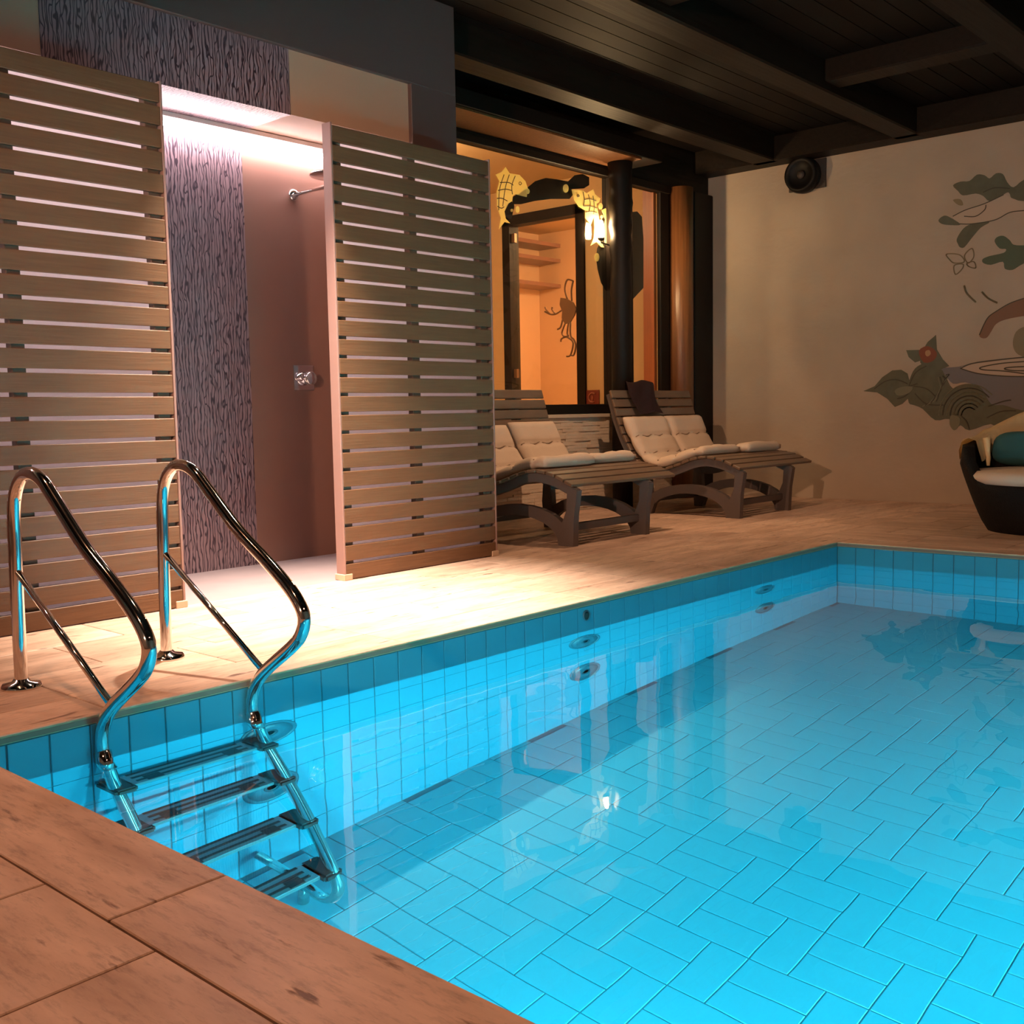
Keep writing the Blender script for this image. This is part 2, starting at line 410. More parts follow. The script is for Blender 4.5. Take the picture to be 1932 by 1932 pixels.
# near deck rows: slabs 0.405 wide, standing away from the pool
k = 0; y1 = -CW
while y1 > -1.4:
    y0 = y1-0.61; x = 1.06-0.405*4 + (0.2 if k % 2 else 0)
    while x < 3.3:
        a, b = max(x, -CW), x+0.405
        if b > a+0.02: slab(a, b, y0, y1, M_SLAB_X if k % 2 else M_SLAB_X)
        x += 0.405
    y1 = y0; k += 1
# inspection lid let into the deck
box('lid', M_SLAB_Y, -0.80, -0.60, 1.20, 1.42, -0.004, 0.002, floor, 0.002)

# shower floor
o = box('floor_shower', M_SHFLOOR, -2.40, XSC-0.02, -0.6, 3.70, -0.03, -0.001)
struct(o, 'pale pink shower floor behind the slatted screens', 'floor')

# ------------------------------------------------------------------ pool basin
def basin_wall(name, x0, x1, y0, y1, label):
    o = box(name, M_PGROUT, x0, x1, y0, y1, ZF-0.1, -0.027); return struct(o, label, 'pool wall')
pwl = basin_wall('wall_pool_left', -0.15, -0.004, -0.15, LP+0.15, 'long pool wall of blue tiles under the ladder')
pwf = basin_wall('wall_pool_far', -0.004, WP+0.15, LP+0.004, LP+0.15, 'short far pool wall of blue tiles')
pwn = basin_wall('wall_pool_near', -0.004, WP+0.15, -0.15, -0.004, 'near pool wall below the foreground deck')
pwr = basin_wall('wall_pool_right', WP+0.004, WP+0.15, -0.004, LP+0.004, 'right pool wall of blue tiles')
pfl = struct(box('floor_pool', M_FGROUT, -0.15, WP+0.15, -0.15, LP+0.15, ZF-0.12, ZF-0.004), 'pool floor of blue tiles in a stepped pattern', 'pool floor')
def tile_mesh(name, sx, sy, t, bev, m):
    bm = bmesh.new(); add_box(bm, -sx/2, sx/2, -sy/2, sy/2, -t, 0); bevel(bm, bev)
    me = bpy.data.meshes.new(name); bmesh.ops.recalc_face_normals(bm, faces=bm.faces[:]); bm.to_mesh(me); bm.free(); me.materials.append(m); return me
G = 0.004
ROWS = [(-0.027, -0.27), (-0.27, -0.52), (-0.52, -0.77), (-0.77, -1.02), (-1.02, -1.27), (-1.27, ZF)]
row_me = {}
for i, (a, b) in enumerate(ROWS): row_me[i] = tile_mesh('tile', 0.125-G, a-b-G, 0.010, 0.0018, M_TILE)
def wall_tiles(parent, n, pos, rot, limit):
    cnt = 0; rest = []
    for c in range(n):
        for i, (a, b) in enumerate(ROWS):
            z = (a+b)/2; p = pos(c, z)
            jit = Matrix.Rotation(random.uniform(-0.004, 0.004), 3, 'X') @ Matrix.Rotation(random.uniform(-0.004, 0.004), 3, 'Y')
            if cnt < limit:
                o = link('tile', row_me[i], M_TILE); o.matrix_world = Matrix.Translation(p) @ (rot @ jit).to_4x4(); o.location = p
                o.parent = parent; cnt += 1
            else: rest.append((p, rot @ jit, i))
    if rest:
        bm = bmesh.new()
        for p, r, i in rest:
            t = bmesh.new(); t.from_mesh(row_me[i]); t.transform(Matrix.Translation(p) @ r.to_4x4())
            me = bpy.data.meshes.new('tmp'); t.to_mesh(me); t.free(); bm.from_mesh(me); bpy.data.meshes.remove(me)
        o = from_bm('tile_field', bm, M_TILE, parent); o['kind'] = 'stuff'
# left wall faces +x: local x -> world y, local y -> world z, local z -> world x
RL = Matrix(((0, 0, 1), (1, 0, 0), (0, 1, 0)))
wall_tiles(pwl, 44, lambda c, z: Vector((0.0, 0.0625+0.1251*c, z)), RL, 300)
RF = Matrix(((-1, 0, 0), (0, 0, -1), (0, -1, 0)))       # faces -y
wall_tiles(pwf, 24, lambda c, z: Vector((0.0625+0.125*c, LP, z)), Matrix(((1, 0, 0), (0, 0, -1), (0, 1, 0))), 150)
box('tile_field', M_TILE, -0.004, WP, -0.004, 0.0, ZF, -0.027, pwn)['kind'] = 'stuff'
box('tile_field', M_TILE, WP, WP+0.004, 0, LP, ZF, -0.027, pwr)['kind'] = 'stuff'
# floor: rows 0.25 deep; pairs of lying tiles and one standing tile, stepping 0.125 per row
me_h = tile_mesh('tile', 0.25-G, 0.125-G, 0.010, 0.0018, M_TILE_FLOOR)
me_v = tile_mesh('tile', 0.125-G, 0.25-G, 0.010, 0.0018, M_TILE_FLOOR)
spots = []
r0 = -6
for r in range(r0, 18):
    yc = 1.505 + 0.25*r
    sx = 0.025 + 0.125*r
    sx -= 0.375*math.ceil((sx+0.4)/0.375)
    while sx < WP:
        for me, cx, cy, hx, hy in ((me_h, sx+0.125, yc-0.0625, 0.125, 0.0625), (me_h, sx+0.125, yc+0.0625, 0.125, 0.0625), (me_v, sx+0.3125, yc, 0.0625, 0.125)):
            if cx-hx > -0.13 and cx+hx < WP+0.13 and cy-hy > -0.13 and cy+hy < LP+0.13:
                # in view?  seen through the surface, roughly
                d = Vector((cx, cy, -1.05)) - CAM; fz = d.dot(_F)
                px, py = 966+FPX*d.dot(_R)/fz if fz > 0.1 else -9e9, 966-FPX*d.dot(_U)/fz if fz > 0.1 else 9e9
                vis = -120 < px < 2050 and py < 2050
                spots.append((not vis, fz, me, cx, cy))
        sx += 0.375
spots.sort(key=lambda s: (s[0], s[1]))
bm = bmesh.new()
for i, (nv, fz, me, cx, cy) in enumerate(spots):
    if i < 300:
        o = link('tile', me, M_TILE_FLOOR); o.location = (cx, cy, ZF + random.uniform(-0.0004, 0.0004)); setp(o, pfl)
    else:
        t = me.copy(); t.transform(Matrix.Translation((cx, cy, ZF))); bm.from_mesh(t); bpy.data.meshes.remove(t)
o = from_bm('tile_field', bm, M_TILE_FLOOR, pfl); o['kind'] = 'stuff'

# water: one sheet from wall to wall
bm = bmesh.new()
NX, NY = 44, 55
vs = [[bm.verts.new((-0.002 + (WP+0.004)*i/NX, -0.002 + (LP+0.004)*j/NY, ZW)) for j in range(NY+1)] for i in range(NX+1)]
for i in range(NX):
    for j in range(NY): bm.faces.new((vs[i][j], vs[i+1][j], vs[i+1][j+1], vs[i][j+1]))
me = bpy.data.meshes.new('pool_water'); bm.to_mesh(me); bm.free()
water = link('pool_water', me, M_WATER, None, True)
tag(water, 'clear turquoise water filling the tiled swimming pool', 'water', kind='stuff')

# round wall fittings, two at each of three places
def fitting(yc, z, label):
    t = thing('pool_inlet', (0.0, yc, z-0.115), label, 'pool fitting', 'round fittings in the pool wall')
    lathe('ring', M_FITTING, [(0.118, -0.004), (0.118, 0.003), (0.108, 0.007), (0.100, 0.005), (0.100, -0.004)], (0, yc, z), 'x', t, 28)
    lathe('cover', M_FITTING, [(0.098, -0.004), (0.098, 0.004), (0.05, 0.006)], (0, yc, z), 'x', t, 28)
    lathe('nozzle', M_FITTING_D, [(0.034, 0.004), (0.034, 0.008), (0.022, 0.008), (0.020, 0.006)], (0, yc, z), 'x', t, 18)
place = {1.015: 'behind the ladder', 2.80: 'below the overflow hole', 4.535: 'near the far corner'}
for yc, where in place.items():
    fitting(yc, -0.345, 'upper round inlet in the pool wall ' + where)
    fitting(yc, -0.875, 'lower round inlet in the pool wall ' + where)
t = thing('overflow_hole', (0.0, 2.815, -0.095), 'small dark overflow hole in the blue tile band', 'pool fitting')
lathe('rim', M_FITTING, [(0.026, -0.004), (0.026, 0.006), (0.020, 0.006), (0.019, 0.0)], (0, 2.815, -0.071), 'x', t, 20)
lathe('opening', M_RUBBER, [(0.019, 0.0), (0.019, 0.004), (0.01, 0.003)], (0, 2.815, -0.071), 'x', t, 20)

# underwater lamps, out of the frame
for k, (side, u, pw) in enumerate(POOL_LAMPS):
    p = Vector((WP, u, -0.6)) if side == 'right' else Vector((u, 0.0, -0.6))
    n = Vector((-1, 0, 0)) if side == 'right' else Vector((0, 1, 0))
    t = thing('pool_lamp', tuple(p-Vector((0, 0, 0.16))), ['round underwater lamp in the right pool wall, nearer the camera', 'round underwater lamp in the right pool wall, farther from the camera', 'round underwater lamp in the near pool wall'][k], 'pool lamp')
    sg = -1 if side == 'right' else 1
    lathe('bezel', M_CHROME, [(0.16, 0.0), (0.16, 0.02*sg), (0.13, 0.025*sg), (0.13, 0.004*sg)], tuple(p), 'x' if side == 'right' else 'y', t, 28)
    ld = bpy.data.lights.new('pool_lamp_light', 'AREA'); ld.shape = 'DISK'; ld.size = 0.26; ld.energy = pw; ld.color = POOL_COL; ld.spread = math.radians(120 if side == 'right' else 165)
    lo = bpy.data.objects.new('pool_lamp_light', ld); COL.objects.link(lo); lo.location = p + n*0.04
    lo.rotation_euler = (n + Vector((0, 0, -0.10))).to_track_quat('-Z', 'Z').to_euler(); setp(lo, t)

# ------------------------------------------------------------------ pool ladder
Y1, Y2 = 0.3992, 0.9377
prof = [(-0.518, 0.0), (-0.512, 0.2), (-0.505, 0.42), (-0.496, 0.58), (-0.468, 0.665), (-0.41, 0.714), (-0.34, 0.722), (-0.268, 0.698), (-0.19, 0.640), (-0.02, 0.510),
        (0.128, 0.421), (0.235, 0.352), (0.295, 0.302), (0.326, 0.252), (0.310, 0.196), (0.256, 0.146), (0.104, 0.044), (0.042, -0.020), (0.018, -0.086), (0.028, -0.145), (0.052, -0.185)]
low = [(0.052, -0.185), (0.095, -0.345), (0.205, -0.620), (0.315, -0.885), (0.425, -1.145), (0.452, -1.235), (0.430, -1.315), (0.365, -1.355), (0.275, -1.340)]
lad = thing('pool_ladder', (-0.05, (Y1+Y2)/2, 0), 'polished steel pool ladder with arched handrails and four black-ended steps', 'ladder')
for yr in (Y1, Y2):
    rail = tube('handrail', M_STEEL, [(p.x, yr, p.y) for p in [Vector((a, b, 0)) for a, b in [(q.x, q.y) for q in catmull([(u, v, 0) for u, v in prof], 7)]]], 0.0215, lad, 18)
    lathe('flange', M_STEEL, [(0.066, 0.0), (0.066, 0.006), (0.058, 0.017), (0.030, 0.022), (0.024, 0.030)], (-0.518, yr, 0.0), 'z', rail, 28)
    tube('collar', M_STEEL, [(0.021, yr, -0.112), (0.032, yr, -0.150), (0.053, yr, -0.190)], 0.0265, rail, 18)
    tube('brace', M_STEEL, [(-0.506, yr, 0.400), (0.088, yr, 0.046)], 0.0115, lad, 12)
    st = tube('stringer', M_STEEL, [(q.x, yr, q.y) for q in catmull([(u, v, 0) for u, v in low], 6)], 0.0215, lad, 16)
    tube('foot', M_STEEL, [(0.275, yr, -1.330), (0.268, yr, -1.455)], 0.020, st, 14)
    tube('wall_spacer', M_STEEL, [(0.275, yr, -1.338), (0.02, yr, -1.335)], 0.019, st, 14)
for xs, zs in ((0.060, -0.338), (0.150, -0.603), (0.260, -0.872), (0.372, -1.145)):
    bm = bmesh.new(); add_box(bm, xs-0.048, xs+0.052, Y1+0.03, Y2-0.03, zs-0.022, zs); bevel(bm, 0.003)
    s = from_bm('step', bm, M_STEP, lad)
    for j in range(3):
        box('grip_strip', M_RUBBER, xs-0.040+0.033*j-0.006, xs-0.040+0.033*j+0.006, Y1+0.07, Y2-0.07, zs, zs+0.003, s)
    box('grip_pad', M_RUBBER, xs+0.004, xs+0.046, Y2-0.155, Y2-0.10, zs, zs+0.004, s, 0.001)
    box('grip_pad', M_RUBBER, xs+0.004, xs+0.046, Y1+0.10, Y1+0.155, zs, zs+0.004, s, 0.001)
    for yr, sg in ((Y1, 1), (Y2, -1)):
        bm = bmesh.new(); a, b = sorted((yr-0.024*sg, yr+0.050*sg)); add_box(bm, xs-0.052, xs+0.080, a, b, zs-0.032, zs+0.010); bevel(bm, 0.010, 2)
        from_bm('end_cap', bm, M_RUBBER, s)

# ------------------------------------------------------------------ walls and ceiling of the hall
def swall(name, x0, x1, y0, y1, z0, z1, m, label):
    return struct(box(name, m, x0, x1, y0, y1, z0, z1), label, 'wall')
wf = swall('wall_far', XW-0.12, XR+0.12, YM, YM+0.12, -0.05, HC, M_PLASTER, 'rough cream plaster end wall with the painted mural')
swall('wall_right', XR, XR+0.12, YN-0.12, YM, -0.05, HC, M_PLASTER, 'plaster wall on the far side of the pool')
swall('wall_near', -2.4, XR, YN-0.12, YN, -0.05, HC, M_PLASTER, 'plaster wall behind the camera')
# ceiling boards and beams
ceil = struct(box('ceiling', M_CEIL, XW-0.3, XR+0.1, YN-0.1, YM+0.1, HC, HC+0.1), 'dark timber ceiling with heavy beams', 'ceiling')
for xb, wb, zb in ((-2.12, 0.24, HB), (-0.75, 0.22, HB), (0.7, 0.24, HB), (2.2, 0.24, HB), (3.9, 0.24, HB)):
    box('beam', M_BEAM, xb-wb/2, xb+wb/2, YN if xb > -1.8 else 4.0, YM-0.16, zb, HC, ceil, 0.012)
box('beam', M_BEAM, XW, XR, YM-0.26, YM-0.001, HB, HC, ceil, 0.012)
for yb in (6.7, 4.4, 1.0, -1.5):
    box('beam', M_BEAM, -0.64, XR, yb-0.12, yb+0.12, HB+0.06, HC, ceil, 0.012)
n = int((XR-XW)/0.16)
bm = bmesh.new()
for i in range(n):
    x0 = XW + 0.16*i; add_box(bm, x0+0.004, x0+0.156, YN, YM, HC-0.012, HC+0.01)
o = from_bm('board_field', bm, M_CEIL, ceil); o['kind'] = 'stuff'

# ------------------------------------------------------------------ shower niche
XB, XH = -2.38, -1.90
ws = sempty('wall_shower', (XB, 1.5, 0), 'recessed shower wall with a branch patterned stripe beside mauve paint', 'wall')
YB0, YB1, YH1, YC1 = 1.25, 2.645, 3.54, 3.93
box('mauve_panel', M_MAUVE, XB-0.1, XB, YB1, YC1, -0.03, HC, ws)
box('branch_panel', M_BRANCH, XB-0.1, XB+0.004, YB0-0.9, YB1, -0.03, HC, ws)
box('mauve_panel', M_MAUVE, XB-0.1, XB, YN, YB0-0.9, -0.03, HC, ws)
wh = sempty('wall_header', (XH, 1.5, 2.55), 'wall header over the shower, patterned stripe between beige ends', 'wall')
ZS, ZH = 2.555, 2.905
box('beige_panel', M_BEIGE, XB+0.02, XH, YB1, YH1, ZS, ZH+0.02, wh)
box('branch_panel', M_BRANCH, XB+0.02, XH+0.003, YB0, YB1, ZS-0.003, ZH+0.02, wh)
box('beige_panel', M_BEIGE, XB+0.02, XH, YN, YB0, ZS, ZH+0.02, wh)
wb = sempty('wall_bulkhead', (XH, 1.5, ZH), 'dark brown bulkhead and corner pier framing the shower header', 'wall')
box('bulkhead', M_BULK, XB+0.02, XH+0.03, YN, YC1, ZH, HC, wb, 0.004)
box('pier', M_BULK, XB+0.02, XH+0.03, YH1, YC1, -0.02, ZH, wb, 0.004)
box('pier', M_BULK, XW-0.1, XB+0.02, YC1-0.12, YC1, -0.02, HC, wb)
swall('wall_partition', XH+0.03, XSC-0.075, 3.655, 3.715, -0.02, 2.33, M_MAUVE, 'short mauve partition closing the end of the shower')
# LED line
t = thing('led_strip', (XB+0.02, 1.9, 2.49), 'glowing white LED line under the shower ceiling', 'light strip')
box('diffuser', M_LED, XB+0.035, XB+0.075, -0.2, 3.50, 2.485, 2.525, t)
box('channel', M_FITLIP, XB+0.030, XB+0.082, -0.2, 3.50, 2.526, 2.5505, t)
box('shade_lip', M_SHEET, XB+0.076, XB+0.082, -0.2, 3.50, 2.497, 2.526, t)  # added to hold the diffuser's light off the soffit
# control
pc = PX(572, 713, 0, XB)
t = thing('shower_control', (XB, pc.y, pc.z-0.077), 'square chrome shower control plate with round knob on mauve wall', 'shower control')
box('plate', M_CHROME, XB, XB+0.008, pc.y-0.077, pc.y+0.077, pc.z-0.077, pc.z+0.077, t, 0.002)
lathe('knob', M_CHROME, [(0.034, 0.006), (0.034, 0.03), (0.042, 0.034), (0.042, 0.060), (0.036, 0.066), (0.01, 0.068)], (XB, pc.y+0.02, pc.z-0.004), 'x', t, 24)
lathe('lever_base', M_CHROME, [(0.028, 0.006), (0.028, 0.024), (0.022, 0.028), (0.022, 0.045), (0.008, 0.046)], (XB, pc.y-0.035, pc.z+0.006), 'x', t, 20)
# head
pa = PX(553, 368, 0, XB)
t = thing('rain_shower', (XB, pa.y, pa.z), 'chrome rain shower head on a straight wall arm', 'shower head')
lathe('flange', M_CHROME, [(0.036, 0.0), (0.036, 0.01), (0.026, 0.018), (0.016, 0.02)], (XB, pa.y, pa.z), 'x', t, 24)
tube('arm', M_CHROME, [(XB+0.012, pa.y, pa.z), (XB+0.36, pa.y, pa.z+0.004), (XB+0.395, pa.y, pa.z+0.02), (XB+0.405, pa.y, pa.z+0.06)], 0.012, t, 14)
lathe('head', M_CHROME, [(0.02, 0.075), (0.03, 0.066), (0.145, 0.060), (0.150, 0.054), (0.145, 0.048), (0.02, 0.046)], (XB+0.405, pa.y, pa.z), 'z', t, 32)

# ------------------------------------------------------------------ slatted screens
def screen(y0, y1, label, mids, foot_lo):
    t = thing('slatted_screen', (XSC-0.03, (y0+y1)/2, 0), label, 'screen', 'slatted shower screens')
    n = 24; H = 2.4066; p = H/n
    bm = bmesh.new(); add_box(bm, -0.011, 0.011, -(y1-y0)/2, (y1-y0)/2, -0.041, 0.041); bevel(bm, 0.0025)
    me = bpy.data.meshes.new('slat'); bm.to_mesh(me); bm.free(); me.materials.append(M_WOOD)
    for i in range(n):
        o = link('slat', me, M_WOOD); o.location = (XSC-0.011, (y0+y1)/2, 0.042+p*i+0.004); setp(o, t)
    for yb in mids:
        box('batten', M_WOOD_BACK, XSC-0.066, XSC-0.022, yb-0.030, yb+0.030, 0.012, H-0.01, t, 0.003)
    bm = bmesh.new(); vs_ = [bm.verts.new((XSC-0.070, a, b)) for a, b in ((y0+0.005, 0.03), (y1-0.005, 0.03), (y1-0.005, H-0.02), (y0+0.005, H-0.02))]; bm.faces.new(vs_)
    from_bm('backing_sheet', bm, M_SHEET, t)
    for ys in (y0, y1):
        s = 1 if ys == y0 else -1
        a, b = sorted((ys-0.002*s, ys-0.014*s)); box('stile', M_STILE, XSC-0.068, XSC+0.001, a, b, 0.026, H, t, 0.002)
        a, b = sorted((ys-0.022*s, ys+0.038*s)); box('foot_block', M_FOOT, XSC-0.074, XSC+0.006, a, b, 0.0, 0.034, t, 0.003)
    return t
screen(0.30, 1.556, 'tall slatted wooden screen behind the ladder, left of the shower opening', (0.34, 0.862, 1.52), 0)
screen(2.545, 3.735, 'tall slatted wooden screen right of the shower opening', (2.585, 3.12, 3.69), 0)

# ------------------------------------------------------------------ window wall
wl = sempty('wall_left', (XW, 6.3, 0), 'window wall with split stone cladding below the sill', 'wall')
box('backing', M_SILL, XW-0.10, XW-0.03, YC1, YM, -0.02, 0.86, wl)
box('lintel', M_BEAM, XW-0.10, XW, YC1, YM, 3.03, HC, wl)
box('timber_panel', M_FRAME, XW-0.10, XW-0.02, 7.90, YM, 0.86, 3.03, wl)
bm = bmesh.new(); z = 0.0
while z < 0.825:
    h = random.uniform(0.022, 0.036); y = YC1-random.uniform(0, 0.2)
    while y < YM:
        l = random.uniform(0.10, 0.30); d = random.uniform(0.0, 0.012)
        y1 = min(y+l, YM)
        if y1 > max(y, YC1): add_box(bm, XW-0.04, XW-0.014+d, max(y, YC1), y1-0.001, z, min(z+h, 0.828)-0.001)
        y += l
    z += h
o = from_bm('stone_strips', bm, M_STONE, wl); o['kind'] = 'stuff'
box('sill', M_SILL, XW-0.06, XW+0.018, YC1, 7.9, 0.828, 0.862, wl, 0.004)
# frames
fr = sempty('window_1', (XW, 5.6, 0.86), 'large window beside the loungers with glass fish on the pane', 'window')
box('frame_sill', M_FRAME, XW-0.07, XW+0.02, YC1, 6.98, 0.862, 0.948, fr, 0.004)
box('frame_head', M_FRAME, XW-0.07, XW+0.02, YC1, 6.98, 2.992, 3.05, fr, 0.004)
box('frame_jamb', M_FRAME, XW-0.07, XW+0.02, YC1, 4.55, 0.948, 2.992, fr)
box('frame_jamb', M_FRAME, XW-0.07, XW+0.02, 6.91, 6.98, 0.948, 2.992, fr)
box('pane', M_GLASS, XW-0.034, XW-0.028, 4.55, 6.91, 0.948, 2.992, fr)
f2 = sempty('window_2', (XW, 7.5, 0.86), 'narrow window between the carved post and the corner timber', 'window')
box('frame_sill', M_FRAME, XW-0.07, XW+0.02, 6.98, 7.90, 0.862, 0.948, f2, 0.004)
box('frame_head', M_FRAME, XW-0.07, XW+0.02, 6.98, 7.90, 2.975, 3.05, f2, 0.004)
box('frame_jamb', M_FRAME, XW-0.07, XW+0.02, 6.98, 7.26, 0.948, 2.975, f2)
box('frame_jamb', M_FRAME, XW-0.04, XW+0.004, 7.748, 7.895, 0.948, 2.975, f2, 0.004)
box('pane', M_GLASS, XW-0.034, XW-0.028, 7.26, 7.746, 0.948, 2.975, f2)
# beam over the window
tr = struct(box('trim_1', M_FRAME, XW, -2.48, YC1, 7.2, 3.102, 3.229, None, 0.006), 'dark timber box beam along the top of the window', 'beam')
box('lit_soffit_board', M_TIMBER, XW+0.002, -2.50, YC1, 6.90, 3.084, 3.101, tr)  # paler only where lamplight falls; the unlit underside beyond is coloured black
# corner timbers
o = lathe('trim_2', M_TIMBER, [(0.125, 0.0), (0.125, 3.05)], (XW+0.03, 8.06, 0), 'z', None, 28); struct(o, 'rounded dark timber beside the narrow window', 'timber')
o = box('trim_3', M_FRAME, XW-0.02, XW+0.06, 8.27, YM-0.002, 0, 3.05, None, 0.01); struct(o, 'black timber filling the corner beside the plaster wall', 'timber')
# carved post
pr = [(0.092, 0.0), (0.092, 1.9), (0.098, 1.95), (0.095, 2.1), (0.088, 2.22), (0.104, 2.34), (0.092, 2.44), (0.108, 2.53), (0.096, 2.62), (0.114, 2.73), (0.096, 2.85), (0.105, 2.95), (0.112, 3.083)]
o = lathe('carved_post', M_FRAME, pr, (-2.71, 6.862, 0), 'z', None, 32); tag(o, 'black carved timber post standing before the window', 'post')
# sconces on the post
def sconce(c, label, arm_to):
    t = thing('wall_lamp', (c[0], c[1], c[2]-0.1), label, 'lamp')
    tube('arm', M_LAMPMETAL, [arm_to, (c[0], c[1], c[2]-0.11), (c[0], c[1], c[2]-0.085)], 0.008, t, 10)
    lathe('cup', M_LAMPMETAL, [(0.012, -0.095), (0.03, -0.085), (0.034, -0.07), (0.03, -0.07)], c, 'z', t, 20)
    lathe('shade', M_BULB, [(0.015, -0.072), (0.024, -0.03), (0.023, 0.02), (0.017, 0.07), (0.005, 0.09)], c, 'z', t, 20)
sconce((-2.838, 6.745, 2.50), 'small glowing lamp on the left side of the carved post', (-2.775, 6.82, 2.36))
sconce((-2.835, 7.078, 2.56), 'small lamp hidden behind the carved post', (-2.765, 6.93, 2.40))

# glass fish and dark plants on the pane (outlines in a 4.025x view of the window, corner 900,250)
XG = XW-0.026
def C3(cx, cy, x=XG): return PX(900+cx/4.025, 250+cy/4.025, 0, x)
def decal(name, pts, m, parent, th=0.004, smooth=True, x=XG):
    P = [C3(a, b, x) for a, b in pts]
    if smooth: P = catmull(P, 3, True)
    return prism(name, m, P, (th, 0, 0), parent)
def stroke(name, pts, m, parent, r=0.004, x=XG+0.005, n=5, closed=False):
    return tube(name, m, catmull([C3(a, b, x) for a, b in pts], n, closed), r, parent, 6)
def bubbles(parent, L, m=M_FISH):
    for cx, cy, rx, ry in L:
        decal('bubble', [(cx+rx*math.cos(a*math.pi/4), cy+ry*math.sin(a*math.pi/4)) for a in range(8)], m, parent, 0.006)
f1 = thing('glass_fish', tuple(C3(230, 700)), 'yellow glass fish at the upper left of the window, head turned right', 'fish ornament', 'glass fish on the window')
decal('body', [(140, 320), (185, 300), (215, 262), (245, 310), (320, 322), (365, 370), (384, 425), (375, 490), (340, 482), (290, 468), (270, 482), (265, 520), (236, 540), (206, 600), (216, 655), (250, 690), (207, 680), (165, 735), (180, 650), (150, 560), (148, 450), (168, 370)], M_FISH, f1, smooth=False)
for s in ([(205, 320), (170, 440), (165, 590)], [(245, 320), (215, 420), (195, 560)], [(290, 330), (265, 400), (268, 470)], [(160, 440), (215, 430), (262, 440)], [(152, 500), (190, 500), (230, 520)], [(155, 560), (185, 575), (205, 565)], [(175, 380), (240, 380), (275, 400)]):
    stroke('scale_line', s, M_LINE, f1, 0.0035)
stroke('eye', [(318, 385), (328, 375), (338, 388), (326, 398)], M_LINE, f1, 0.003, closed=True)
bubbles(f1, [(382, 448, 14, 20), (305, 585, 14, 26), (262, 592, 8, 12)])
f2o = thing('glass_fish', tuple(C3(900, 870)), 'yellow glass fish next to the carved post, diving, its tail traced from lamp glow', 'fish ornament', 'glass fish on the window')
decal('body', [(718, 432), (800, 440), (830, 462), (880, 432), (895, 470), (935, 500), (925, 530), (905, 542), (920, 620), (935, 720), (930, 800), (962, 872), (940, 870), (906, 832), (860, 860), (885, 800), (890, 720), (885, 640), (862, 700), (820, 650), (820, 592), (770, 562), (735, 512)], M_FISH, f2o, smooth=False)  # the long tail follows the lamp's reflection in the pane
decal('lamp_glow_piece', [(945, 590), (975, 575), (992, 600), (982, 640), (1000, 770), (985, 830), (990, 872), (968, 835), (958, 740), (972, 660)], M_FISH, f2o, smooth=False)  # yellow glass piece cut in the shape of the lamp's glow
for s in ([(805, 450), (815, 510), (808, 560)], [(845, 470), (860, 540), (850, 600)], [(880, 480), (890, 560), (885, 620)], [(815, 510), (860, 505), (905, 520)], [(810, 560), (860, 560), (910, 575)], [(825, 605), (870, 600), (912, 610)]):
    stroke('scale_line', s, M_LINE, f2o, 0.0035)
stroke('eye', [(760, 480), (768, 472), (776, 482), (767, 490)], M_LINE, f2o, 0.004, closed=True)
bubbles(f2o, [(672, 425, 20, 32), (936, 560, 15, 24), (945, 640, 10, 14), (945, 690, 9, 13), (908, 948, 17, 32)])
d1 = thing('glass_rock', tuple(C3(480, 640)), 'dark rocky silhouette between the two glass fish on the pane', 'window ornament')
decal('silhouette', [(268, 490), (385, 415), (440, 370), (520, 345), (600, 355), (690, 372), (740, 325), (800, 315), (850, 340), (850, 400), (810, 425), (720, 430), (730, 470), (700, 505), (560, 505), (440, 520), (330, 545), (270, 545)], M_DECAL, d1, 0.003, False, XW-0.039)
decal('silhouette', [(205, 600), (215, 545), (262, 525), (282, 560), (270, 610), (258, 655), (225, 645)], M_DECAL, d1, 0.003, True, XW-0.039)
d2 = thing('glass_shell', tuple(C3(1080, 1290)), 'large dark oval ornament on the glass behind the carved post', 'window ornament')
decal('silhouette', [(912, 880), (960, 780), (1080, 640), (1165, 605), (1215, 600), (1250, 640), (1262, 800), (1262, 1180), (1160, 1290), (1080, 1300), (990, 1225), (940, 1140), (915, 1040), (903, 950)], M_DECAL, d2, 0.003, False, XW-0.039)

# ------------------------------------------------------------------ raised room behind the window
ZI = 0.93; YD = 8.2
wi = sempty('wall_interior', (-4.5, YD, ZI), 'gold plastered wall of the room behind the window', 'wall')
dL, dR = PX(960, 600, 1, YD).x, PX(1098, 600, 1, YD).x
dT = PX(1090, 385, 1, YD).z
box('plaster', M_INT, dR+0.02, XW-0.1, YD, YD+0.12, ZI, 3.4, wi)
box('plaster', M_INT, -6.6, dL-0.02, YD, YD+0.12, ZI, 3.4, wi)
box('plaster', M_INT, dL-0.02, dR+0.02, YD, YD+0.12, dT, 3.4, wi)
box('plaster', M_INT, -6.7, -6.6, 3.9, YD, ZI, 3.4, wi)
box('plaster', M_INT, -6.6, XW-0.1, 3.9, 4.0, ZI, 3.4, wi)
struct(box('floor_interior', M_SILL, -7.1, XW-0.1, 3.9, 10.9, ZI-0.06, ZI), 'floor of the raised room behind the window', 'floor')
struct(box('ceiling_interior', M_INT, -7.1, XW-0.1, 3.9, 10.9, 3.4, 3.46), 'ceiling of the raised room behind the window', 'ceiling')
dr = sempty('door_1', ((dL+dR)/2, YD, ZI), 'dark framed glass door in the room behind the window', 'door')
box('jamb', M_FRAME, dL-0.055, dL+0.055, YD-0.03, YD+0.13, ZI, dT, dr)
box('jamb', M_FRAME, dR-0.055, dR+0.055, YD-0.03, YD+0.13, ZI, dT, dr)
box('head', M_FRAME, dL-0.055, dR+0.055, YD-0.03, YD+0.13, dT-0.11, dT, dr)
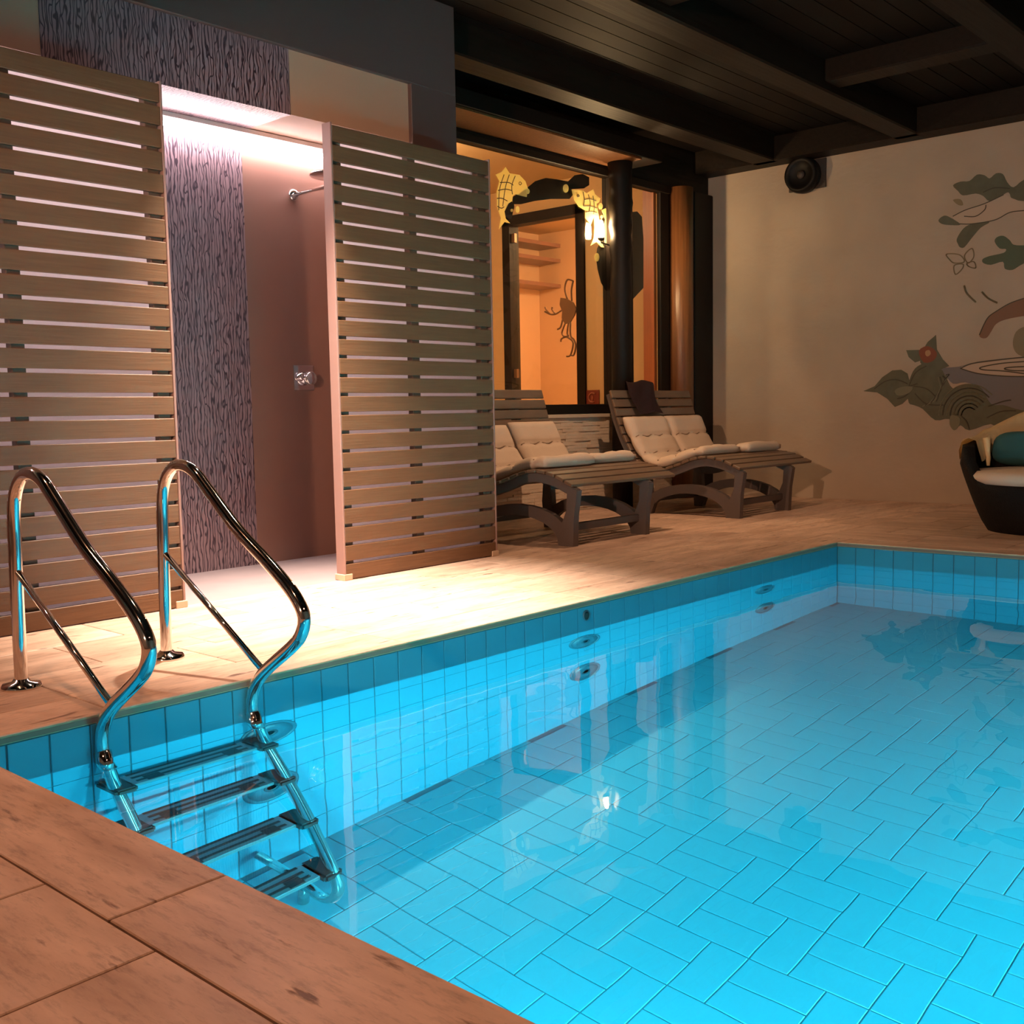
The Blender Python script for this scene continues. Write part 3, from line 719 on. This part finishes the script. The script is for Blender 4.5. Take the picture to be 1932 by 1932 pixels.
box('glass', M_GLASS, dL+0.055, dR-0.055, YD+0.03, YD+0.036, ZI, dT-0.11, dr)
for z in (PX(960, 450, 1, YD).z, PX(960, 705, 1, YD).z):
    box('hinge', M_BRONZE, dL+0.055, dL+0.10, YD+0.01, YD+0.05, z-0.05, z+0.05, dr)
wp = sempty('wall_parlour', (-4.5, 10.8, ZI), 'peach walls of the lit room beyond the glass door', 'wall')
box('plaster', M_INT2, -7.1, XW-0.1, 10.8, 10.9, ZI, 3.4, wp)
box('plaster', M_INT2, -7.1, -7.0, YD, 10.9, ZI, 3.4, wp)
box('plaster', M_INT2, -3.3, -3.2, YD+0.12, 10.8, ZI, 3.4, wp)
for zz, nm in ((PX(1030, 463, 0, -6.6).z, 'upper'), (PX(1030, 492, 0, -6.6).z, 'middle'), (PX(1030, 540, 0, -6.6).z, 'lower')):
    o = thing('wall_shelf', (-6.85, 10.2, zz), nm + ' shelf seen through the glass door', 'shelf')
    box('board', M_MAUVE, -7.0, -6.6, 8.6, 10.8, zz, zz+0.05, o)
    box('bracket', M_MAUVE, -6.95, -6.9, 9.9, 9.95, zz-0.22, zz, o)
# lights of that room
def room_lamp(c, watts, label):
    t = thing('ceiling_lamp', (c[0], c[1], c[2]), label, 'lamp')
    lathe('dish', M_LAMPMETAL, [(0.05, 0.06), (0.14, 0.04), (0.16, 0.0), (0.15, 0.0)], c, 'z', t, 24)
    lathe('glass', M_DOWN, [(0.14, -0.005), (0.13, -0.04), (0.07, -0.07), (0.01, -0.08)], c, 'z', t, 24)
    ld = bpy.data.lights.new('lamp_light', 'POINT'); ld.energy = watts; ld.color = (1.0, 0.66, 0.36); ld.shadow_soft_size = 0.12
    lo = bpy.data.objects.new('lamp_light', ld); COL.objects.link(lo); lo.location = (c[0], c[1], c[2]-0.2); setp(lo, t)
room_lamp((-4.6, 5.6, 3.33), 95, 'ceiling lamp in the room behind the window')
room_lamp((-3.85, 9.3, 3.33), 210, 'ceiling lamp in the peach room beyond the glass door')
# orange timber behind the narrow pane
o = box('trim_4', M_ORANGE, PX(1213, 450, 1, 7.70).x, -2.925, 7.70, 7.745, ZI, 3.38); struct(o, 'orange varnished timber inside the narrow window', 'timber')
# crab on the glass door
YC = YD-0.01
def D3(cx, cy): return PX(900+cx/4.025, 250+cy/4.025, 1, YC)
cr = thing('crab_ornament', tuple(D3(690, 1700)), 'bronze crab ornament hanging on the glass door', 'ornament')
def dprism(name, pts): return prism(name, M_BRONZE, [D3(a, b) for a, b in pts], (0, -0.02, 0), cr)
dprism('shell', [(642, 1255), (690, 1262), (735, 1290), (760, 1340), (745, 1390), (715, 1440), (675, 1455), (650, 1410), (655, 1360), (635, 1310)])
for p in ([(690, 1262), (672, 1190), (690, 1120), (735, 1128)], [(725, 1280), (722, 1200), (735, 1128)], [(650, 1350), (600, 1380), (560, 1380), (520, 1360)], [(560, 1380), (530, 1345), (522, 1325)], [(600, 1380), (575, 1345), (578, 1325)],
          [(655, 1420), (640, 1480), (615, 1495)], [(675, 1450), (650, 1520), (665, 1550)], [(700, 1445), (690, 1520), (700, 1545)], [(715, 1440), (715, 1540), (740, 1570)],
          [(665, 1550), (700, 1560), (735, 1600), (715, 1690), (685, 1700)], [(700, 1545), (650, 1565), (642, 1590)], [(740, 1570), (755, 1620), (740, 1690), (715, 1690)]):
    tube('leg', M_BRONZE, catmull([D3(a, b)-Vector((0, 0.012, 0)) for a, b in p], 4), 0.010, cr, 6)
# little sign
ps = PX(1119, 750, 1, YD-0.005)
t = thing('wall_sign', (ps.x, YD-0.005, ps.z-0.075), 'small dark red sign with a pale hooked symbol on the gold wall', 'sign')
box('plate', M_SIGN, ps.x-0.085, ps.x+0.085, YD-0.014, YD-0.002, ps.z-0.08, ps.z+0.08, t)
tube('symbol', M_SIGN2, [(ps.x+0.05*math.cos(a), YD-0.018, ps.z+0.05*math.sin(a)) for a in [math.pi*(0.25+0.11*k) for k in range(14)]], 0.009, t, 6)
tube('symbol', M_SIGN2, [(ps.x, YD-0.018, ps.z+0.02), (ps.x, YD-0.018, ps.z-0.05)], 0.009, t, 6)

# ------------------------------------------------------------------ double loungers
LPROF = [(-2.560, 1.056), (-2.520, 0.930), (-2.484, 0.815), (-2.405, 0.635), (-2.300, 0.470), (-2.200, 0.395), (-2.070, 0.372), (-1.887, 0.420), (-1.740, 0.470), (-1.610, 0.492), (-1.456, 0.470), (-1.350, 0.430), (-1.262, 0.392)]
lp = catmull([(a, 0, b) for a, b in LPROF], 12)
def arc_sample(pts, step, start=0.0):
    out = []; acc = start; nxt = start
    dist = 0
    for a, b in zip(pts, pts[1:]):
        l = (b-a).length
        while nxt <= dist + l:
            u = (nxt-dist)/l; out.append((a.lerp(b, u), (b-a).normalized())); nxt += step
        dist += l
    return out
def lounger(y0, wid, label):
    t = thing('double_lounger', (-1.9, y0+wid/2, 0), label, 'sun lounger', 'double loungers under the window')
    pitch = 0.083
    bm = bmesh.new(); add_box(bm, -0.035, 0.035, -wid/2, wid/2, -0.011, 0.011); bevel(bm, 0.004)
    me = bpy.data.meshes.new('slat'); bmesh.ops.recalc_face_normals(bm, faces=bm.faces[:]); bm.to_mesh(me); bm.free(); me.materials.append(M_LWOOD)
    for p, d in arc_sample(lp, pitch, 0.03):
        o = link('slat', me, M_LWOOD); ang = math.atan2(d.z, d.x)
        o.location = (p.x, y0+wid/2, p.z); o.rotation_euler = (0, -ang, 0); setp(o, t)
    for yf in (y0+0.045, y0+0.87):
        bm = bmesh.new(); th = 0.045
        # rib following the bed
        top = [q - Vector((0, 0, 0.014)) for q in lp]; n = len(top)
        a = []; b = []
        for i, q in enumerate(top):
            d = (top[min(i+1, n-1)]-top[max(i-1, 0)]).normalized(); nn = Vector((-d.z, 0, d.x))*(-0.06)
            if nn.z > 0: nn = -nn
            a.append(q); b.append(q+nn)
        for sgn in (0,):
            for i in range(0, n-1, 2):
                j = min(i+2, n-1)
                add_prism(bm, [Vector((v.x, yf-th/2, v.z)) for v in (a[i], a[j], b[j], b[i])], (0, th, 0))
        f = from_bm('side_rib', bm, M_LFRAME, t)
        bm = bmesh.new(); K = 14; o1 = []; i1 = []
        for k in range(K+1):
            s = math.pi*k/K
            o1.append(Vector((-1.775+0.455*math.cos(s), yf-th/2, 0.262*math.sin(s)**0.8))); i1.append(Vector((-1.785+0.365*math.cos(s), yf-th/2, 0.186*math.sin(s)**0.9)))
        for k in range(K): add_prism(bm, [o1[k], o1[k+1], i1[k+1], i1[k]], (0, th, 0))
        from_bm('arch', bm, M_LFRAME, t)
        prism('leg', M_LFRAME, [Vector((x, yf-th/2-0.004, z)) for x, z in ((-1.370, 0.0), (-1.292, 0.0), (-1.282, 0.20), (-1.255, 0.37), (-1.335, 0.40), (-1.345, 0.24), (-1.385, 0.15), (-1.42, 0.12))], (0, th+0.008, 0), t)
        prism('leg', M_LFRAME, [Vector((x, yf-th/2-0.004, z)) for x, z in ((-2.235, 0.0), (-2.150, 0.0), (-2.110, 0.10), (-2.150, 0.16), (-2.165, 0.36), (-2.235, 0.38), (-2.250, 0.2))], (0, th+0.008, 0), t)
    box('stretcher', M_LFRAME, -1.385, -1.345, y0+0.06, y0+0.86, 0.095, 0.145, t, 0.004)
    box('stretcher', M_LFRAME, -2.225, -2.185, y0+0.06, y0+0.86, 0.095, 0.145, t, 0.004)
    return t
lounger(4.325, 1.22, 'dark double lounger nearest the slatted screen')
lounger(6.475, 1.26, 'dark double lounger in the corner by the plaster wall')

def cushion(y0, wid, s0, s1, label, thick=0.085, lift=0.02, skew=0.0):
    """tufted mattress lying on the lounger profile between arc lengths s0..s1"""
    t = thing('lounger_cushion', (-1.95, y0+wid/2, 0.4), label, 'cushion', 'canvas lounger cushions')
    samp = arc_sample(lp, 0.02, 0.0)
    samp = [s for i, s in enumerate(samp) if s0 <= i*0.02 <= s1]
    n = len(samp); bm = bmesh.new(); NY = 14
    rows_t, rows_b = [], []
    for i, (p, d) in enumerate(samp):
        nn = Vector((-d.z, 0, d.x)); nn = nn if nn.z > 0 else -nn
        u = i/(n-1); L = (n-1)*0.02
        # tufts: seams every 0.2 m
        ph = (u*L/0.205) % 1.0; seam = 1-0.95*math.exp(-((min(ph, 1-ph))/0.085)**2)
        endr = min(1.0, (min(u, 1-u)*L/0.045)); endr = math.sqrt(max(0.02, 1-(1-endr)**2))
        rt, rb = [], []
        for j in range(NY+1):
            v = j/NY; e = min(1.0, min(v, 1-v)*wid/0.045); e = math.sqrt(max(0.02, 1-(1-e)**2))
            tv = (v*3) % 1.0; tuft = (1-0.32*math.exp(-((min(tv, 1-tv))/0.12)**2)*math.exp(-((min(ph, 1-ph))/0.22)**2))*(1+0.10*math.sin(7*v+11*u+y0))
            h = thick*(0.55+0.45*seam)*tuft*(0.35+0.65*e*endr)
            base = Vector((p.x, y0+wid*v + skew*u, p.z)) + nn*(0.013+lift*math.sin(math.pi*u)*0.4)
            mid = base + nn*thick*0.42
            rt.append(bm.verts.new(mid + nn*(h*0.58))); rb.append(bm.verts.new(mid - nn*(min(h, thick*0.72)*0.55)))
        rows_t.append(rt); rows_b.append(rb)
    for A, flip in ((rows_t, False), (rows_b, True)):
        for i in range(n-1):
            for j in range(NY):
                q = (A[i][j], A[i][j+1], A[i+1][j+1], A[i+1][j]); bm.faces.new(q if flip else q[::-1])
    for i in range(n-1):
        bm.faces.new((rows_t[i][0], rows_t[i+1][0], rows_b[i+1][0], rows_b[i][0])); bm.faces.new((rows_t[i][NY], rows_b[i][NY], rows_b[i+1][NY], rows_t[i+1][NY]))
    for j in range(NY):
        bm.faces.new((rows_t[0][j], rows_b[0][j], rows_b[0][j+1], rows_t[0][j+1])); bm.faces.new((rows_t[-1][j], rows_t[-1][j+1], rows_b[-1][j+1], rows_b[-1][j]))
    body = from_bm('mattress', bm, M_CUSH, t, True)
    L = (n-1)*0.02
    for k in range(1, int(L/0.205)+1):
        i = min(n-2, int(round(k*0.205/0.02))); p, d = samp[i]; nn = Vector((-d.z, 0, d.x)); nn = nn if nn.z > 0 else -nn
        if L - i*0.02 < 0.05: continue
        pts = [Vector((p.x, y0+wid*(0.04+0.92*q/18)+skew*i/(n-1), p.z)) + nn*(0.013+lift*math.sin(math.pi*i/(n-1))*0.4+thick*(0.78+0.035*math.sin(q*1.05+k))) + d*0.010*math.sin(q*1.05+k*2) for q in range(19)]
        tube('seam', M_SEAM, pts, 0.0045, t, 5)
    return t
cushion(4.40, 0.55, 0.30, 1.42, 'cream tufted cushion on the near half of the lounger by the screen')
cushion(4.985, 0.535, 0.27, 1.40, 'cream tufted cushion on the far half of the lounger by the screen')
cushion(6.50, 0.60, 0.26, 1.36, 'cream tufted cushion on the near half of the corner lounger')
cushion(7.13, 0.58, 0.26, 1.42, 'cream tufted cushion beside the plaster wall on the corner lounger')
# dark towel hung over the corner lounger's back
bm = bmesh.new(); K = 16; J = 8
path = [(-2.588, 0.98), (-2.588, 1.04), (-2.585, 1.09), (-2.555, 1.145), (-2.510, 1.12), (-2.488, 1.02), (-2.462, 0.93), (-2.435, 0.86)]
pp = catmull([(a, 0, b) for a, b in path], 3); rows = []
for i, q in enumerate(pp):
    rows.append([(q.x + 0.010*math.sin(j*1.3+i*0.4), 6.70+0.40*j/J + 0.03*math.sin(i*0.35) - (0.03 if False else 0), q.z - 0.012*math.sin(j*0.9)) for j in range(J+1)])
V = [[bm.verts.new(v) for v in r] for r in rows]
for a, b in zip(V, V[1:]):
    for j in range(J): bm.faces.new((a[j], a[j+1], b[j+1], b[j]))
bmesh.ops.solidify(bm, geom=bm.faces[:], thickness=0.022)
o = from_bm('towel', bm, M_DARKTOWEL, None, True); tag(o, 'dark plum towel hung over the back of the corner lounger', 'towel')

# ------------------------------------------------------------------ rattan armchair
CX, CY = 0.95, 6.88
ch = thing('rattan_armchair', (CX, CY, 0), 'black rattan tub armchair at the right edge by the mural', 'armchair')
def shell(h_of, rx, ry, z0, z1fun, th, inner=False): pass
bm = bmesh.new(); SEG = 40; LEV = 9
outer, innr = [], []
front = -math.pi/2 - 0.12       # opening towards the pool
for k in range(SEG):
    a = 2*math.pi*k/SEG
    da = abs((a-front+math.pi) % (2*math.pi)-math.pi)
    s = min(1.0, max(0.0, (da-0.55)/0.5)); s = s*s*(3-2*s); back = min(1.0, max(0.0, (da-1.35)/1.5)); back = back*back*(3-2*back)
    top = 0.34 + s*0.26 + back*0.24
    co, ci = [], []
    for l in range(LEV+1):
        u = l/LEV; z = top*u
        fl = 0.43 + 0.19*min(1.0, z/0.46)**0.8 - 0.045*max(0, (z-0.46)/0.4)
        co.append(bm.verts.new((CX+fl*1.0*math.cos(a), CY+fl*0.94*math.sin(a), z)))
        zi = 0.30 + (top-0.30)*u
        fi = (0.43 + 0.19*min(1.0, zi/0.46)**0.8 - 0.045*max(0, (zi-0.46)/0.4)) - 0.075
        ci.append(bm.verts.new((CX+fi*math.cos(a), CY+fi*0.94*math.sin(a), zi)))
    outer.append(co); innr.append(ci)
for k in range(SEG):
    n_ = (k+1) % SEG
    for l in range(LEV):
        bm.faces.new((outer[k][l], outer[n_][l], outer[n_][l+1], outer[k][l+1]))
        bm.faces.new((innr[k][l], innr[k][l+1], innr[n_][l+1], innr[n_][l]))
    bm.faces.new((outer[k][LEV], outer[n_][LEV], innr[n_][LEV], innr[k][LEV]))
bm.faces.new([outer[k][0] for k in range(SEG)]); bm.faces.new([innr[k][0] for k in range(SEG)])
from_bm('shell', bm, M_RATTAN, ch, True)
lathe('seat_cushion', M_CUSH, [(0.30, 0.31), (0.47, 0.325), (0.525, 0.36), (0.535, 0.395), (0.50, 0.425), (0.30, 0.44), (0.05, 0.442)], (CX-0.01, CY-0.05, 0), 'z', ch, 36)
# teal pillow
bm = bmesh.new(); bmesh.ops.create_uvsphere(bm, u_segments=24, v_segments=14, radius=1)
rot = Matrix.Rotation(math.radians(-22), 3, 'X')
PC = Vector((PX(1872, 880, 1, 6.98).x+0.24, 6.98, 0.565))
for v in bm.verts:
    c = v.co; q = Vector((math.copysign(abs(c.x)**0.6, c.x)*0.24, math.copysign(abs(c.y)**1.0, c.y)*0.085, math.copysign(abs(c.z)**0.6, c.z)*0.125))
    v.co = PC + rot @ q
o = from_bm('throw_pillow', bm, M_TEAL, None, True); tag(o, 'teal pillow leaning in the rattan armchair', 'pillow')
# cream throw over the back rim
bm = bmesh.new(); rows = []
for k in range(33):
    a = front + 1.25 + (2*math.pi-2.5)*k/32
    da = abs((a-front+math.pi) % (2*math.pi)-math.pi)
    s = min(1.0, max(0.0, (da-0.55)/0.5)); s = s*s*(3-2*s); back = min(1.0, max(0.0, (da-1.35)/1.5)); back = back*back*(3-2*back)
    top = 0.34 + s*0.26 + back*0.24
    fl = 0.62 - 0.045*max(0, (top-0.46)/0.4); r_ = []
    wob = 0.012*math.sin(k*1.7)
    for (dr_, dz) in ((0.022, -0.10+wob), (0.028, -0.04), (0.012, 0.025+wob), (-0.035, 0.045), (-0.085, 0.025), (-0.108, -0.05+wob), (-0.118, -0.11-wob*2)):
        f_ = fl+dr_; r_.append(bm.verts.new((CX+f_*math.cos(a), CY+f_*0.94*math.sin(a), top+dz)))
    rows.append(r_)
for A, B in zip(rows, rows[1:]):
    for j in range(len(A)-1): bm.faces.new((A[j], A[j+1], B[j+1], B[j]))
# a loose end hanging inside
hx = rows[6]
bmesh.ops.solidify(bm, geom=bm.faces[:], thickness=0.02)
thr = thing('throw_blanket', (CX, CY, 0.6), 'cream blanket draped over the rattan armchair back', 'blanket')
from_bm('drape', bm, M_THROW, thr, True)
pe = rows and None
a = front + 1.25 + (2*math.pi-2.5)*29/32
e0 = Vector((CX+0.50*math.cos(a), CY+0.47*math.sin(a), 0))
tube('loose_end', M_THROW, [e0+Vector((0.0, 0, 0.64)), e0+Vector((0.012, -0.01, 0.56)), e0+Vector((0.02, -0.01, 0.49)), e0+Vector((0.022, -0.012, 0.44))], [0.026, 0.022, 0.018, 0.013], thr, 10)

# ------------------------------------------------------------------ speaker on the plaster wall
t = thing('wall_speaker', (-1.785, YM, 2.95), 'round black speaker on a dark plate high on the plaster wall', 'speaker')
box('plate', M_PLATE, -1.97, -1.59, YM-0.02, YM-0.001, 2.953, 3.225, t, 0.004)
lathe('housing', M_SPEAKER, [(0.165, -0.02), (0.172, -0.09), (0.160, -0.13), (0.135, -0.14), (0.12, -0.115), (0.05, -0.10)], (-1.80, YM, 3.085), 'y', t, 36)
lathe('cone_cap', M_PLATE, [(0.04, -0.10), (0.036, -0.115), (0.012, -0.125)], (-1.80, YM, 3.085), 'y', t, 20)

# ------------------------------------------------------------------ mural painted on the plaster
LEAF = mat('mural_leaf', (0.135, 0.13, 0.085), 0.9, noise=((12, 12, 12), 0.3, (0.10, 0.098, 0.064)))
LEAF2 = mat('mural_leaf_green', (0.095, 0.115, 0.072), 0.9)
LEAF3 = mat('mural_frond', (0.185, 0.17, 0.11), 0.9)
PINK = mat('mural_skin_pale', (0.47, 0.36, 0.275), 0.9)
SKIN = mat('mural_skin', (0.22, 0.115, 0.072), 0.9)
RED = mat('mural_red', (0.22, 0.070, 0.040), 0.9)
YEL = mat('mural_yellow', (0.42, 0.24, 0.12), 0.9)
LAKE = mat('mural_lake', (0.175, 0.165, 0.17), 0.9)
INK = mat('mural_ink', (0.075, 0.066, 0.048), 0.9)
HAIR = mat('mural_hair', (0.23, 0.18, 0.11), 0.9)
mu = thing('wall_mural', (0.2, YM, 1.0), 'mural of leaves, a butterfly and rippling water painted on the plaster wall', 'mural')
def W7(cx, cy): return PX(1560+cx/4.2, 220+cy/4.2, 1, YM)
def W6(cx, cy): return PX(1560+cx/4.2, 600+cy/4.2, 1, YM)
layer = [0]
def paint(name, W, pts, m, sm=True):
    layer[0] += 1; th = 0.0012 + 0.00012*layer[0]
    P = [W(a, b) for a, b in pts]
    if sm: P = catmull(P, 3, True)
    return prism(name, m, [p + Vector((0, -th, 0)) for p in P], (0, th, 0), mu)
def ink(name, W, pts, m=INK, r=0.0045, closed=False):
    layer[0] += 1
    bm = bmesh.new(); P = catmull([W(a, b) for a, b in pts], 6, closed)
    if closed: P.append(P[0])
    y = YM-0.003-0.00008*layer[0]
    for a, b in zip(P, P[1:]):
        d = (b-a); d.y = 0
        if d.length < 1e-5: continue
        d.normalize(); nn = Vector((-d.z, 0, d.x))*r
        vs = [Vector((q.x, y, q.z)) for q in (a-d*r*0.4+nn, b+d*r*0.4+nn, b+d*r*0.4-nn, a-d*r*0.4-nn)]
        add_prism(bm, vs, (0, 0.0015, 0))
    return from_bm(name, bm, m, mu)
paint('leaf_cluster', W7, [(1000, 545), (1060, 515), (1130, 510), (1190, 460), (1250, 465), (1290, 490), (1340, 450), (1395, 455), (1430, 520), (1480, 560), (1562, 500), (1700, 470), (1700, 690), (1562, 670), (1470, 655), (1440, 600), (1380, 630), (1290, 670), (1240, 630), (1180, 610), (1080, 625), (1040, 590)], LEAF)
paint('hand', W7, [(1000, 790), (1100, 740), (1250, 690), (1400, 620), (1450, 640), (1562, 690), (1562, 760), (1450, 760), (1330, 820), (1150, 850), (1050, 850)], PINK)
for s in ([(1000, 790), (1100, 740), (1250, 690), (1400, 620)], [(1050, 850), (1150, 850), (1330, 820), (1450, 760), (1562, 745)], [(1090, 790), (1180, 790), (1250, 740), (1262, 700)], [(1240, 600), (1330, 565), (1450, 570)]):
    ink('outline', W7, s, INK, 0.004)
paint('bud', W7, [(885, 820), (930, 785), (980, 800), (1060, 855), (980, 860), (910, 850)], LEAF)
paint('leaf', W7, [(1040, 1010), (1030, 970), (1080, 890), (1150, 850), (1290, 835), (1220, 880), (1150, 960), (1090, 1035), (1055, 1035)], LEAF)
paint('leaf', W7, [(1330, 990), (1350, 955), (1400, 945), (1450, 980), (1480, 1015), (1562, 1020), (1640, 1010), (1640, 1110), (1530, 1180), (1470, 1215), (1410, 1205), (1395, 1150), (1300, 1175), (1240, 1160), (1235, 1130), (1290, 1105), (1400, 1080), (1420, 1050), (1370, 1045)], LEAF2)
paint('berry', W7, [(1000, 660), (1060, 655), (1080, 700), (1040, 700)], HAIR)
for s in ([(950, 1090), (1050, 1095), (1090, 1150), (1010, 1160), (970, 1130)], [(1092, 1100), (1150, 1045), (1165, 1110), (1120, 1160)], [(1010, 1180), (1080, 1170), (1070, 1210), (1020, 1250)], [(1110, 1165), (1165, 1150), (1180, 1200), (1130, 1190)]):
    ink('butterfly_wing', W7, s, HAIR, 0.0045, True)
for s in ([(1090, 1340), (1110, 1400), (1180, 1470)], [(1230, 1390), (1280, 1440), (1350, 1475)]): ink('splash', W7, s, HAIR, 0.008)
paint('arm', W7, [(1700, 1400), (1562, 1440), (1450, 1480), (1340, 1545), (1280, 1590), (1240, 1660), (1210, 1730), (1230, 1755), (1270, 1750), (1310, 1690), (1340, 1645), (1410, 1610), (1562, 1580), (1700, 1570)], SKIN)
ink('outline', W7, [(1562, 1440), (1450, 1480), (1340, 1545), (1280, 1590), (1240, 1660), (1210, 1730)], INK, 0.004)
paint('lake', W6, [(900, 400), (1050, 385), (1200, 345), (1562, 305), (1800, 290), (1800, 780), (1562, 760), (1400, 700), (1300, 690), (1230, 560), (1100, 510), (1000, 520), (940, 450)], LAKE)
paint('ripple', W6, [(1060, 400), (1150, 362), (1340, 335), (1562, 312), (1800, 305), (1800, 465), (1562, 462), (1400, 458), (1200, 440)], PINK)
for s in ([(1060, 400), (1150, 362), (1340, 335), (1562, 312), (1700, 308)], [(1060, 400), (1200, 440), (1400, 460), (1562, 464), (1700, 464)], [(1562, 345), (1380, 360), (1225, 390), (1240, 410), (1400, 420), (1562, 440)], [(1562, 385), (1440, 392), (1410, 404), (1470, 416), (1562, 418)]):
    ink('ripple_line', W6, s, INK, 0.005)
paint('hair', W6, [(1640, 60), (1562, 70), (1500, 110), (1475, 190), (1490, 260), (1540, 300), (1640, 310)], HAIR)
paint('fern', W6, [(640, 560), (660, 480), (700, 400), (780, 360), (900, 400), (940, 460), (1000, 560), (1120, 520), (1230, 560), (1300, 680), (1400, 690), (1500, 720), (1600, 740), (1700, 760), (1700, 900), (1400, 900), (1300, 840), (1130, 890), (1060, 850), (1010, 890), (970, 800), (860, 810), (760, 720), (690, 690), (650, 670)], LEAF)
paint('leaf', W6, [(290, 580), (380, 540), (440, 470), (520, 415), (590, 410), (640, 440), (655, 500), (640, 560), (660, 620), (600, 680), (540, 705), (480, 640), (400, 590)], LEAF, False)
paint('petal_leaf', W6, [(740, 350), (770, 240), (800, 190), (865, 135), (872, 250), (920, 330), (970, 380), (900, 410), (790, 425)], LEAF, False)
paint('petal_leaf', W6, [(630, 255), (740, 252), (765, 330), (700, 352), (650, 310)], LEAF, False)
paint('blossom', W6, [(730, 262), (800, 222), (872, 272), (850, 335), (770, 352)], RED)
paint('blossom_heart', W6, [(785, 262), (815, 255), (825, 285), (800, 305), (782, 290)], YEL)
for c0, c1, c2 in (((640, 570), (700, 440), (790, 380)), ((690, 540), (790, 560), (860, 620)), ((700, 600), (790, 680), (930, 690))):
    ink('vein', W6, [c0, c1, c2], INK, 0.0045)
for k in range(6):
    ink('vein', W6, [(760+k*22, 700-k*8), (860+k*14, 650-k*30), (900+k*14, 560-k*22), (885+k*12, 470-k*4)], INK if k % 2 else LEAF3, 0.004)
for k in range(7):
    r_ = 60+k*30
    ink('frond', W6, [(1130+r_*math.cos(a)*1.0, 770+r_*1.02*math.sin(a)) for a in [math.pi*(1.0+0.11*j) for j in range(8)]], INK if k % 2 else LEAF3, 0.005)
for s in ([(540, 600), (600, 570), (660, 540), (720, 520)], [(380, 560), (470, 500), (560, 490), (640, 520)], [(560, 640), (620, 620), (670, 570)], [(1010, 880), (1000, 820), (1030, 760)], [(1130, 880), (1110, 820), (1060, 770)], [(1270, 790), (1380, 740), (1500, 735)], [(1280, 700), (1400, 660), (1460, 650)]):
    ink('vein', W6, s, INK, 0.0045)
paint('frond_blade', W6, [(545, 570), (600, 545), (680, 545), (660, 590), (590, 615), (550, 605)], LEAF3)
paint('frond_blade', W6, [(990, 770), (1055, 790), (1050, 850), (1010, 890), (975, 840)], LEAF3)

# ------------------------------------------------------------------ recessed ceiling spots
names = ['over the deck between the screens', 'above the pool edge by the shower', 'added to brighten the loungers and stone', 'above the near deck', 'above the ladder', 'above the far side of the pool', 'above the right edge of the pool']
for i, (x, y, pw, colr, ang, bl, aim, *zz) in enumerate(DOWNLIGHTS):
    zs = zz[0] if zz else HB-0.02
    t = thing('ceiling_spot', (x, y, zs), 'round ceiling spot ' + names[i], 'lamp', 'ceiling spots')
    lathe('bezel', M_LAMPMETAL, [(0.05, HC-zs), (0.055, 0.0), (0.045, -0.01), (0.040, 0.0)], (x, y, zs), 'z', t, 20)
    lathe('lens', M_DOWN, [(0.038, 0.0), (0.036, -0.004), (0.02, -0.007)], (x, y, zs), 'z', t, 20)
    ld = bpy.data.lights.new('spot_light', 'SPOT'); ld.energy = pw; ld.color = colr; ld.spot_size = math.radians(ang); ld.spot_blend = bl; ld.shadow_soft_size = 0.03
    lo = bpy.data.objects.new('spot_light', ld); COL.objects.link(lo); lo.location = (x, y, zs-0.03)
    d = Vector((aim[0], aim[1], -1)); lo.rotation_euler = d.to_track_quat('-Z', 'Y').to_euler(); setp(lo, t)
    if i == 0:
        ld.cycles.is_caustics_light = True
water.cycles.is_caustics_caster = True
for o in [pfl, pwl] + list(pfl.children) + list(pwl.children):
    o.cycles.is_caustics_receiver = True

# wall floodlight behind the camera
t = thing('wall_floodlight', (1.5, YN, 2.1), 'floodlight on the wall behind the camera', 'lamp')
lathe('housing', M_LAMPMETAL, [(0.07, 0.0), (0.08, 0.12), (0.075, 0.125), (0.07, 0.11)], (1.5, YN, 2.1), 'y', t, 24)
ld = bpy.data.lights.new('flood_light', 'SPOT'); ld.energy = FLOOD[0]; ld.color = FLOOD[1]; ld.spot_size = math.radians(FLOOD[2]); ld.spot_blend = 0.6; ld.shadow_soft_size = 0.06
lo = bpy.data.objects.new('flood_light', ld); COL.objects.link(lo); lo.location = (1.5, YN+0.16, 2.1)
lo.rotation_euler = (Vector((-1.6, 7.6, 0.75))-lo.location).to_track_quat('-Z', 'Y').to_euler(); setp(lo, t)
